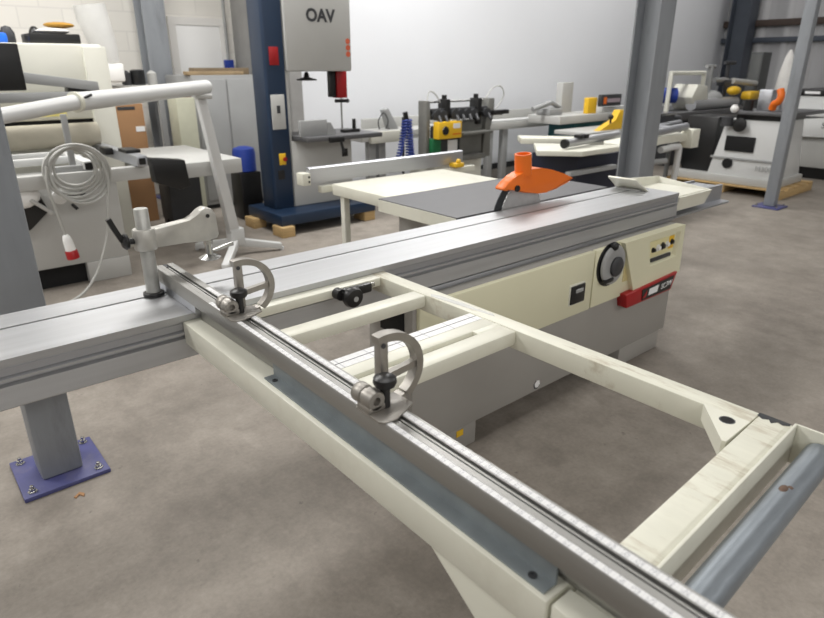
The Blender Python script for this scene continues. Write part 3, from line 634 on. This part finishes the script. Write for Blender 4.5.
# side table right of the sander
tt = thing('planer_table', 'long white planer table on a dark underframe beside the cream sander', 'table', (2.1, 5.6, 0))
MB().box(1.72, 2.40, 5.06, 6.3, .70, .82, .006).build('table_top', 'light_grey', tt)
MB().box(2.08, 2.39, 6.0, 6.29, .14, .70, .006).build('underframe', 'dark', tt)
for x in (2.09, 2.31):
    for y in (6.01, 6.21): MB().box(x, x+.07, y, y+.07, 0, .14).build('leg', 'black', tt)
cb = thing('control_box', 'narrow beige metal box standing behind the white planer table', 'box', (2.45, 6.7, 0))
MB().box(2.50, 2.70, 6.65, 6.9, 0, 1.25, .01).build('housing', mat('beige_metal', (186, 186, 166), .5), cb)
MB().box(2.52, 2.68, 6.67, 6.88, 1.25, 1.33, .01).build('lid', mat('dark_red_lid', (110, 50, 48), .5), cb)
# grey cabinet below the door
gc = thing('metal_cabinet', 'large grey metal cabinet topped with offcuts, between the door and the band saw', 'cabinet', (3.2, 7.3, 0))
MB().box(2.82, 3.62, 6.95, 7.75, .05, 1.46, .008).build('body', 'mid_grey', gc)
MB().box(3.21, 3.6, 6.935, 6.95, .1, 1.42, .004).build('door', 'mid_grey', gc)
MB().box(2.84, 3.19, 6.935, 6.95, .1, 1.42, .004).build('door', 'mid_grey', gc)
MB().box(2.86, 3.58, 7.0, 7.7, 0, .05).build('plinth', 'dark', gc)
for k, (x0, x1, y0, lb) in enumerate([(2.80, 3.45, 7.0, 'long pale board across the front of the grey metal cabinet top'), (2.95, 3.62, 7.2, 'dark weathered board behind the pale one on the metal cabinet')]):
    solo(MB().box(x0, x1, y0, y0+.14, 1.46, 1.5+.035*k, .004), 'timber_offcut', mat('board_wood', (150, 130, 100), .8, var=.15) if k == 0 else mat('weathered_wood', (120, 104, 82), .8, var=.15), lb, 'timber')
# boxes
bx = thing('cardboard_box', 'tall brown cardboard box with white label behind the roller table', 'cardboard box', (2.05, 6.95, 0))
MB().box(1.90, 2.21, 6.8, 7.1, .0, 1.20, .006).build('carton', 'card', bx)
MB().box(2.11, 2.20, 6.797, 6.8, .93, .98).build('shipping_label', 'label_white', bx)
MB().box(1.96, 2.13, 6.797, 6.8, 1.145, 1.175).build('printed_band', 'dark', bx)
solo(MB().box(2.02, 2.30, 7.12, 7.33, .0, .30, .006), 'cardboard_box', 'card', 'low brown cardboard box on the floor below the planer table end', 'cardboard box')
wb = thing('wall_bench', 'grey shelf bench at the left wall with small metal parts on it', 'bench', (2.35, 7.6, 0))
MB().box(2.0, 2.66, 7.3, 7.9, 1.30, 1.36, .006).build('shelf', 'light_grey', wb)
for x in (2.06, 2.6): MB().box(x-.03, x+.03, 7.35, 7.41, 0, 1.30).build('leg', 'mid_grey', wb)
for k, (x, r, m_, nm, lb) in enumerate([(2.28, .05, 'dark', 'cutter_head', 'dark cutter head lying on the shelf bench at the left wall'), (2.40, .075, 'gunmetal', 'grinder_wheel', 'round grey grinder wheel standing on the shelf bench'), (2.55, .05, 'light_grey', 'spray_can', 'pale small can at the right end of the shelf bench')]):
    solo(MB().lathe([(r*.9, 0), (r, .01), (r, .12 if k != 1 else .15), (r*.5, .14 if k != 1 else .16), (.001, .15 if k != 1 else .16)], (x, 7.4, 1.36), n=16), nm, m_, lb, 'workshop item')

# overhead guard stand (white tube arm)
gs = thing('guard_stand', 'white tubular boom arm on a three-footed post standing behind the sliding table', 'stand', (2.25, 5.0, 0))
B = Vector((2.26, 5.03, .1)); T = Vector((2.23, 5.13, 1.33))
dz = T-B
MB().hexa([(2.215, 4.985, .1), (2.305, 4.985, .1), (2.305, 5.075, .1), (2.215, 5.075, .1), (2.01, 4.90, 1.34), (2.08, 4.90, 1.34), (2.08, 4.965, 1.34), (2.01, 4.965, 1.34)], .005).build('post', 'white_paint', gs)
for (x, y) in ((2.63, 4.90), (1.95, 4.60), (2.05, 5.40)):
    d_ = Vector((x-2.26, y-5.03, 0)).normalized(); q = Vector((-d_.y, d_.x, 0))*.028
    a = Vector((2.26, 5.03, .11)); e = Vector((x, y, .03))
    MB().hexa([a-q-Vector((0, 0, .03)), e-q-Vector((0, 0, .015)), e+q-Vector((0, 0, .015)), a+q-Vector((0, 0, .03)), a-q+Vector((0, 0, .04)), e-q+Vector((0, 0, .035)), e+q+Vector((0, 0, .035)), a+q+Vector((0, 0, .04))], .004) \
        .cyl((x, y, 0), (x, y, .03), .02).build('foot', 'white_paint', gs)
MB().box(2.20, 2.32, 4.97, 5.09, .09, .24, .008).build('post_socket', 'white_paint', gs)
TA = Vector((2.09, 4.93, 1.40)); TB = Vector((.972, 4.14, 1.357)); TC = Vector((.42, 3.62, 1.315))
MB().tube([TA+(TA-TB).normalized()*.03, TB], .052, 24).build('boom_tube', 'white_paint', gs)
MB().tube([TB-(TC-TB).normalized()*.1, TB+(TC-TB)*.5, TC, TC+(TC-TB)*.6], .037, 20, radii=[.043, .040, .038, .036]).build('inner_tube', 'white_paint', gs)
MB().tube([TB+(TA-TB).normalized()*.01, TB-(TA-TB).normalized()*.012], .058, 24).build('tube_collar', 'cream', gs)
dd = (TA-TB).normalized()
MB().cyl(TB+dd*.05-Vector((0, .05, -.02)), TB+dd*.11-Vector((0, .07, -.035)), .008).build('collar_lever', 'black', gs)
MB().box(2.0, 2.09, 4.88, 4.97, 1.32, 1.36, .006).cyl((1.99, 4.87, 1.335), (2.11, 4.87, 1.335), .02).build('boom_clamp', 'light_grey', gs)

# ------------------------------------------------------------------ long bench against the white wall
lb_ = thing('long_bench', 'long pale grey cutting bench running along the white wall behind the boring machine', 'bench', (7.0, 6.3, 0))
MB().box(4.40, 9.5, 6.05, 6.62, .72, .82, .006).build('bench_top', 'light_grey', lb_)
MB().box(4.75, 8.6, 6.50, 6.55, .82, .94, .004).build('back_fence', 'light_grey', lb_)
MB().box(5.6, 8.7, 6.06, 6.25, .82, .845, .004).build('roller_bed', 'white_paint', lb_)
for x in (4.57, 4.72, 6.64, 6.95, 8.9):
    MB().box(x-.05, x+.05, 6.08, 6.16, 0, .72, .003).build('leg', 'mid_grey', lb_)
for x in (4.57, 6.64): MB().box(x-.04, x+.04, 6.16, 6.55, .1, .16).build('leg_brace', 'mid_grey', lb_)
MB().box(4.50, 5.0, 6.0, 6.05, .70, .83, .004).build('end_block', 'cream_dull', lb_)
sp = thing('stop_bracket', 'grey angled stop bracket on the left end of the long wall bench', 'bracket', (5.05, 6.3, .82))
MB().hexa([(4.98, 6.25, .82), (5.12, 6.25, .82), (5.12, 6.35, .82), (4.98, 6.35, .82), (4.90, 6.25, 1.05), (4.96, 6.25, 1.07), (4.96, 6.35, 1.07), (4.90, 6.35, 1.05)], .005).build('bracket_arm', 'mid_grey', sp)
MB().tube(smooth_path([(4.82, 6.26, .83), (4.80, 6.25, .93), (4.88, 6.25, 1.02), (4.95, 6.25, .93), (4.93, 6.26, .84)]), .007, 6).build('bracket_wire', 'dark', sp)

# ------------------------------------------------------------------ boring machine
bm_ = thing('boring_machine', 'small grey boring machine with yellow control box and black drill heads', 'boring machine', (5.35, 5.5, 0))
MB().box(4.84, 4.90, 5.42, 5.56, .45, 1.19, .008).build('side_cheek', 'tool_grey', bm_)
MB().prism([(5.86, 1.19), (5.96, 1.19), (5.96, 1.0), (5.90, .85), (5.92, .5), (5.78, .5), (5.82, .95)], 'y', 5.42, 5.62, .006).build('side_cheek', 'tool_grey', bm_)
MB().cyl((4.93, 5.52, 1.17), (5.87, 5.52, 1.17), .012).cyl((4.93, 5.46, 1.02), (6.15, 5.46, 1.0), .02).build('cross_rod', 'steel', bm_)
for x in (5.16, 5.68):
    h_ = MB().box(x-.035, x+.035, 5.40, 5.54, .90, 1.20, .006).cyl((x, 5.47, 1.20), (x, 5.47, 1.245), .03).build('drill_post', 'black', bm_)
for x in (4.98, 5.08, 5.26, 5.36, 5.47, 5.58, 5.80):
    MB().cyl((x, 5.38, 1.03), (x+.02, 5.50, 1.03), .055).cyl((x, 5.36, 1.02), (x-.02, 5.30, .96), .018).box(x-.05, x+.05, 5.42, 5.52, 1.05, 1.10, .01).build('drill_head', 'dark', bm_)
MB().box(5.0, 5.95, 5.40, 5.44, 1.0, 1.04).box(5.9, 6.2, 5.38, 5.46, 1.0, 1.05, .01).build('drill_beam', 'black', bm_)
yb = MB().box(4.91, 5.27, 5.28, 5.38, .78, .965, .008).build('control_box', 'yellow', bm_)
MB().lathe([(.001, .012), (.045, .012), (.05, 0), (.03, 0)], (5.01, 5.28, .87), (0, -1, 0), 20).build('rotary_switch', 'black', yb)
MB().box(5.13, 5.24, 5.275, 5.281, .89, .945).build('control_label', 'label_white', yb)
MB().box(5.12, 5.25, 5.275, 5.281, .82, .835).build('control_strip', mat('orange_strip', (220, 120, 30), .5), yb)
MB().box(4.885, 5.02, 5.36, 5.42, .60, .78, .01).build('drill_motor', 'green', bm_)
MB().box(5.40, 5.78, 5.44, 5.6, .56, .95, .01).box(4.85, 5.75, 5.34, 5.60, .50, .56, .006).box(5.3, 5.8, 5.28, 5.45, .80, .83, .004).build('work_table', 'tool_grey', bm_)
MB().box(5.06, 5.40, 5.44, 5.6, .56, .90, .01).build('drive_housing', 'dark', bm_)
MB().box(5.0, 5.8, 5.45, 5.9, 0.0, .50, .01).build('pedestal', 'cream_dull', bm_)
MB().box(5.2, 5.35, 5.43, 5.44, .58, .74).build('spec_plate', 'label_white', bm_)
MB().tube(smooth_path([(5.88, 5.5, 1.18), (6.02, 5.52, 1.30), (6.20, 5.55, 1.32), (6.30, 5.58, 1.22), (6.22, 5.58, 1.10), (6.08, 5.55, 1.02)]), .008, 6).build('air_line', 'light_grey', bm_)
MB().tube(smooth_path([(4.92, 5.5, 1.18), (4.97, 5.52, 1.28), (5.06, 5.52, 1.26), (5.13, 5.5, 1.16)]), .008, 6).build('air_line', 'light_grey', bm_)
HX = -.13
bh = thing('air_hose', 'blue spiral air hose hanging left of the boring machine', 'hose', (4.78, 5.72, .5))
for k, (xb, xt, ph) in enumerate([(4.64, 4.78, 0.), (4.84, 4.82, 1.), (4.90, 4.84, 2.)]):
    pts = []
    for i in range(130):
        q = i/129; a_ = q*15*2*PI+ph; xx = xb+(xt-xb)*q**.6
        pts.append((xx+.030*math.cos(a_), 5.72+.030*math.sin(a_), .50+.48*q))
    MB().tube(pts, .010, 6).build('hose_coil', 'blue', bh)
MB().cyl((4.78, 5.72, 1.06), (4.80, 5.72, .97), .03).cyl((4.80, 5.72, .97), (4.87, 5.72, .97), .012).build('hose_coupling', 'black', bh)
MB().cyl((4.80, 5.78, 0), (4.80, 5.78, 1.0), .016).box(4.72, 4.88, 5.70, 5.86, 0, .02).build('hose_stand', 'dark', bh)

# ------------------------------------------------------------------ navy sliding saw mid-right
ns = thing('sliding_saw', 'dark navy sliding saw with two cream tables, behind the orange guard', 'saw', (5.2, 3.7, 0))
MB().box(4.98, 5.84, 3.45, 4.0, .05, .76, .01).build('base', 'deep_navy', ns)
MB().box(5.05, 5.85, 3.5, 3.95, 0, .05).build('plinth', 'black', ns)
MB().prism([(5.02, 4.18), (5.60, 3.60), (5.75, 3.75), (5.22, 4.40)], 'z', .82, .875, .004).build('cast_table', 'cream', ns)
MB().hexa([(4.55, 3.60, .80), (4.82, 3.30, .80), (5.55, 3.30, .80), (5.0, 4.0, .80), (4.55, 3.60, .845), (4.82, 3.30, .845), (5.55, 3.30, .845), (5.0, 4.0, .845)], .004).build('sliding_table', 'cream', ns)
fb = MB().cyl((4.83, 3.50, .895), (5.85, 3.605, .904), .038, n=20).build('fence_bar', 'alu', ns)
MB().cyl((4.80, 3.497, .895), (4.83, 3.50, .895), .042, n=20).build('bar_end', 'black', fb)
for x in (5.0, 5.08): MB().box(x, x+.055, 3.46, 3.54, .925, .963, .008).build('bar_clamp', 'black', fb)
MB().box(4.75, 5.5, 3.36, 3.42, .62, .66, .004).build('slide_rail', 'mid_grey', ns)

# cream box machine with yellow cover against the wall
em = thing('edging_machine', 'teal and grey edging machine with yellow cover and dark banner at the wall', 'edging machine', (8.3, 5.7, 0))
MB().box(7.75, 9.0, 5.5, 5.95, .0, .79, .01).build('base', 'teal', em)
MB().box(7.3, 9.3, 5.42, 5.98, .80, .91, .006).build('bed', 'light_grey', em)
MB().box(7.90, 8.12, 5.86, 5.97, .91, 1.33, .006).box(8.12, 8.17, 5.87, 5.97, .91, 1.335, .004).build('tower', 'light_grey', em)
MB().box(8.02, 8.24, 5.48, 5.56, .91, 1.13, .01).build('cover', 'yellow', em)
bn = MB().box(8.28, 8.80, 5.44, 5.50, 1.0, 1.165, .004).build('banner', 'dark', em)
MB().box(8.34, 8.41, 5.435, 5.44, 1.035, 1.13).build('banner_mark', 'orange', bn)
MB().box(8.43, 8.76, 5.435, 5.44, 1.055, 1.11).build('banner_strip', mat('banner_print', (176, 160, 170), .5), bn)
MB().box(8.45, 9.1, 5.51, 5.85, .91, .99, .01).build('magazine', 'white_paint', em)
MB().cyl((7.05, 5.7, 1.0), (7.4, 5.67, 1.08), .035).cyl((7.4, 5.67, 1.08), (7.62, 5.67, 1.0), .03).box(7.30, 7.6, 5.6, 5.85, .91, 1.0, .02).build('feed_arm', 'mid_grey', em)
tg = thing('yellow_guard_saw', 'small teal saw with a yellow triangular guard left of the thick grey column', 'saw', (7.3, 4.9, 0))
MB().box(7.2, 8.3, 4.82, 5.3, 0, .70, .01).build('base', 'teal', tg)
MB().box(7.1, 8.4, 4.80, 5.35, .70, .75, .006).build('table', 'light_grey', tg)
MB().prism([(7.40, .75), (7.65, .84), (7.77, .86), (7.85, 1.0), (7.95, 1.0), (8.13, .86), (8.15, .75)], 'y', 4.85, 4.95, .01).build('guard', 'yellow', tg)
MB().sphere((7.63, 4.84, .92), .035).cyl((7.63, 4.84, .84), (7.63, 4.84, .9), .014).build('guard_knob', 'black', tg)

# ------------------------------------------------------------------ machines right of the thick column
sw = thing('cream_table_saw', 'low cream saw bench with white folded leg just right of the thick column', 'saw bench', (6.6, 3.5, 0))
MB().prism([(5.9, .74), (5.9, .80), (6.35, .86), (6.98, .86), (7.02, .80), (6.9, .78), (6.4, .78)], 'y', 3.42, 3.95, .006).build('table', 'cream', sw)
MB().box(6.95, 7.12, 3.36, 3.50, .70, .90, .008).build('fence_end', 'cream', sw)
MB().cyl((6.2, 3.45, .90), (6.95, 3.45, .93), .04).box(6.3, 6.9, 3.6, 3.8, .86, .93, .01).build('fence_bar', 'alu_side', sw)
MB().tube(smooth_path([(6.4, 3.42, .72), (6.72, 3.42, .73), (6.80, 3.42, .68), (6.78, 3.42, .3), (6.76, 3.42, .0)]), .035, 10).build('leg', 'white_paint', sw)
MB().box(5.95, 6.35, 3.6, 3.95, 0, .72, .01).build('pedestal', 'deep_navy', sw)
MB().box(6.36, 6.48, 3.55, 3.7, .1, .52, .01).build('pedestal_stripe', 'yellow', sw)
MB().cyl((5.9, 3.4, .62), (6.5, 3.4, .60), .03).build('stretcher', 'mid_grey', sw)

sh_ = thing('spindle_moulder', 'cluttered grey spindle moulder with cream hood and blue motor in the right background', 'spindle moulder', (10.8, 5.5, 0))
N0 = len(COL.objects)
MB().box(9.6, 11.2, 5.2, 6.0, .0, .72, .01).build('base', 'dark', sh_)
MB().box(9.3, 12.4, 5.0, 6.1, .72, .84, .006).build('table', 'cast_iron', sh_)
MB().cyl((10.0, 5.15, .93), (11.6, 5.15, .93), .09, n=20).build('front_roll', 'alu', sh_)
MB().prism([(9.9, 1.05), (10.05, 1.25), (10.4, 1.22), (10.5, .9), (10.1, .84)], 'y', 5.1, 5.5, .02).build('hood', 'cream_dull', sh_)
MB().cyl((9.75, 5.3, 1.08), (9.55, 5.5, 1.08), .12, n=18).build('motor', 'blue', sh_)
MB().tube([(9.5, 5.3, .84), (9.5, 5.3, 1.42), (10.6, 5.3, 1.42), (10.6, 5.3, .84)], .04, 8).build('hoop_guard', 'cream_dull', sh_)
MB().sphere((10.95, 5.3, 1.0), .20, 1.3, 1, .7).cyl((10.8, 5.3, 1.0), (10.8, 5.3, 1.55), .05).cyl((11.0, 5.3, 1.3), (11.5, 5.3, 1.3), .04).cyl((10.65, 5.3, 1.52), (10.95, 5.3, 1.52), .03).build('feed_unit', 'mid_grey', sh_)
MB().cyl((11.45, 5.3, .84), (11.45, 5.3, 1.6), .035).cyl((11.3, 5.3, 1.58), (11.7, 5.3, 1.58), .03).box(11.3, 11.6, 5.25, 5.4, 1.2, 1.3, .02).build('feed_post', 'dark', sh_)
MB().cyl((11.6, 5.25, 1.28), (12.6, 5.25, 1.22), .05).build('feed_arm', 'light_grey', sh_)
MB().box(11.9, 12.35, 5.0, 5.2, .95, 1.10, .05).sphere((11.5, 5.15, 1.12), .13, 1.4, .8, .6).build('cover', 'yellow', sh_)
for o in list(COL.objects)[N0:]:
    o.data.transform(Matrix.Translation((.42, .0, .03)) if o.name.split('.')[0] != 'base' else Matrix.Translation((.42, .0, 0)))
jt = thing('tool_table', 'white-topped bench of small metal tools behind the thick column on the right', 'bench', (8.3, 4.4, 0))
MB().box(7.7, 9.1, 4.37, 4.75, .60, .68, .006).build('top', 'light_grey', jt)
for x in (7.8, 9.0):
    for y in (4.43, 4.7): MB().box(x-.025, x+.025, y-.05, y, 0, .60, .004).build('leg', 'mid_grey', jt)
MB().box(8.0, 8.9, 4.39, 4.58, .68, .74, .02).cyl((8.1, 4.42, .78), (8.8, 4.48, .80), .05).build('planer_bed', 'alu_side', jt)
v = thing('machine_vice', 'dark machine vice with steel jaw on the white-topped tool bench', 'vice', (8.6, 4.6, .74))
MB().box(8.45, 8.9, 4.61, 4.71, .681, .90, .01).cyl((8.9, 4.66, .84), (9.05, 4.62, .84), .05).build('vice_body', 'dark', v)
MB().box(8.42, 8.92, 4.60, 4.72, .90, .94, .005).build('vice_jaw', 'steel', v)

pnl = thing('planer', 'white and grey planer with black openings standing on a wooden pallet at right', 'planer', (8.9, 3.4, .12))
MB().hexa([(8.5, 2.98, .20), (9.3, 2.98, .20), (9.3, 3.80, .20), (8.5, 3.84, .20), (8.52, 3.06, .92), (9.3, 3.06, .92), (9.3, 3.72, .92), (8.52, 3.70, .92)], .01).build('body', 'white_paint', pnl)
MB().box(8.6, 9.2, 3.84, 4.26, .22, .93, .01).build('side_housing', 'black', pnl)
MB().box(8.46, 9.35, 2.95, 4.30, .12, .22, .008).build('plinth', 'light_grey', pnl)
MB().box(8.488, 8.52, 3.30, 3.66, .53, .715, .004).build('opening', 'black_matt', pnl)
MB().cyl((8.485, 3.59, .37), (8.53, 3.59, .37), .065, n=20).build('port', 'black_matt', pnl)
MB().box(8.485, 8.515, 2.98, 3.82, .425, .45, .004).build('trim_strip', 'mid_grey', pnl)
MB().box(8.45, 9.5, 2.90, 3.62, .985, 1.03, .006).build('table', 'cast_iron', pnl)
MB().box(8.55, 9.3, 3.05, 3.60, .92, .985).build('table_neck', 'black', pnl)
MB().lathe([(.03, 0), (.085, .01), (.085, .03), (.03, .04)], (8.46, 3.50, .86), (-1, 0, 0), 20).build('handwheel', 'black', pnl)
MB().cyl((8.44, 3.66, .95), (8.44, 3.66, .84), .07).build('hose_port', 'dark', pnl)
MB().cyl((8.45, 3.60, 1.03), (8.45, 3.60, 1.10), .03).sphere((8.45, 3.60, 1.05), .05).build('white_knob', 'white', pnl)
MB().cyl((8.55, 3.48, 1.03), (8.55, 3.48, 1.16), .06).build('spindle_knob', 'black', pnl)
MB().box(8.7, 8.85, 3.28, 3.44, 1.03, 1.28, .01).box(8.7, 8.85, 3.05, 3.15, 1.03, 1.24, .01).cyl((8.75, 3.2, 1.05), (8.75, 3.2, 1.3), .025).build('fence_support', 'alu_side', pnl)
MB().tube(smooth_path([(8.56, 3.20, 1.06), (8.54, 3.18, 1.12), (8.52, 3.13, 1.15), (8.52, 3.11, 1.22), (8.54, 3.14, 1.29)]), .042, 12).build('cutter_guard', 'orange', pnl)
text('M300', .09, (8.484, 3.13, .34), PI/2, -PI/2, 'mid_grey', pnl, 'model_lettering', .001)
pal = thing('pallet', 'pale wooden pallet under the white planer at right', 'pallet', (8.9, 3.4, 0))
for k in range(5):
    x = 8.42+k*.24; MB().box(x, x+.14, 2.86, 4.35, .095, .118, .002).build('deck_board', 'wood', pal)
for y in (2.86, 3.55, 4.23):
    MB().box(8.42, 9.52, y, y+.12, 0.0, .095, .002).build('bearer', 'wood', pal)

pm = thing('wide_planer', 'long white machine with black top stripe and dark plinth at the right edge', 'machine', (11, 2.8, 0))
MB().box(10.5, 12.2, -.6, 3.75, .16, .60, .01).hexa([(10.5, -.6, .60), (12.2, -.6, .60), (12.2, 3.72, .60), (10.5, 3.72, .60), (10.7, -.6, .86), (12.2, -.6, .86), (12.2, 3.5, .86), (10.7, 3.5, .86)]).build('body', 'light_grey', pm)
MB().box(10.52, 12.1, -.6, 3.72, 0, .16).build('plinth', 'black', pm)
MB().box(10.4, 12.2, -.6, 3.78, .88, .94, .004).build('table', 'white_paint', pm)
MB().box(10.6, 12.0, -.6, 3.70, .95, 1.15, .01).build('upper_panel', 'white_paint', pm)
st_ = MB().box(10.58, 12.0, -.6, 3.70, 1.155, 1.24, .006).build('top_stripe', 'black', pm)
MB().box(10.575, 10.58, 3.35, 3.55, 1.18, 1.215).build('stripe_print', 'label_white', st_)
MB().prism([(3.70, .58), (3.50, .84), (2.6, .92), (2.6, .62)], 'x', 10.42, 10.5, .01).build('sloped_hood', 'white_paint', pm)
text('SN', .11, (10.418, 3.12, .76), PI/2, -PI/2, 'dark', pm, 'side_lettering', .001)
bg = thing('dust_bag', 'white cloth dust bag hanging in front of the grey cladding wall', 'dust bag', (12.4, 4.45, .9))
MB().lathe([(.10, 0), (.16, .1), (.12, .5), (.07, .75), (.02, .86), (.001, .87)], (12.4, 4.50, .95), (0, .02, 1), 12).build('bag', 'cloth', bg)
MB().cyl((12.4, 4.5, 0), (12.4, 4.5, .96), .2, n=16).build('drum', 'mid_grey', bg)
sc_ = thing('electrical_cabinet', 'dark grey electrical cabinet standing against the far cladding wall', 'cabinet', (13.3, 5.25, 0))
MB().box(13.1, 13.5, 5.24, 5.46, .0, 1.80, .01).build('housing', mat('cabinet_dark_grey', (84, 86, 86), .5), sc_)
MB().box(13.09, 13.1, 5.26, 5.44, .1, 1.76, .003).build('door', mat('cabinet_door_grey', (92, 94, 93), .5), sc_)

# ------------------------------------------------------------------ light
def area(x, y, z, sx, sy, e, rz=0., col=(1, .985, .96)):
    l = bpy.data.lights.new('ceiling_strip', 'AREA'); l.shape = 'RECTANGLE'; l.size = sx; l.size_y = sy; l.energy = e; l.color = col
    o = bpy.data.objects.new('ceiling_strip', l); COL.objects.link(o); o.location = (x, y, z); o.rotation_euler = (0, 0, rz)
for x, kx in ((-2.5, 1.4), (1.5, 1.1), (5.5, 1.04), (9.5, .45), (13., .2)):
    for y, ky in ((-6., 1.3), (-2.2, .1), (1.5, .4), (5.2, 1.55)):
        area(x, y, CEIL-.06, 2.4, 1.0, 115*kx*ky)
W = bpy.data.worlds.new('World'); SC.world = W; W.use_nodes = True
W.node_tree.nodes['Background'].inputs['Color'].default_value = (.8, .85, .9, 1)
W.node_tree.nodes['Background'].inputs['Strength'].default_value = .3

# ------------------------------------------------------------------ camera
P, TH = math.radians(21.4), math.radians(49.5)
f = Vector((math.cos(TH), math.sin(TH), 0)); r = Vector((math.sin(TH), -math.cos(TH), 0)); z = Vector((0, 0, 1))
fw = f*math.cos(P)-z*math.sin(P); up = f*math.sin(P)+z*math.cos(P)
cd = bpy.data.cameras.new('Camera'); cd.sensor_width = 36; cd.lens = 619/824*36
co = bpy.data.objects.new('Camera', cd); COL.objects.link(co)
m4 = Matrix((r, up, -fw)).transposed().to_4x4(); m4.translation = (0, 0, 1.55); co.matrix_world = m4
cd.dof.use_dof = True; cd.dof.focus_distance = 1.75; cd.dof.aperture_fstop = 4.5
cd.clip_start = .02
SC.camera = co
SC.view_settings.view_transform = 'Standard'; SC.view_settings.look = 'None'; SC.view_settings.exposure = -.3; SC.view_settings.gamma = 1.
SC.view_settings.use_curve_mapping = False
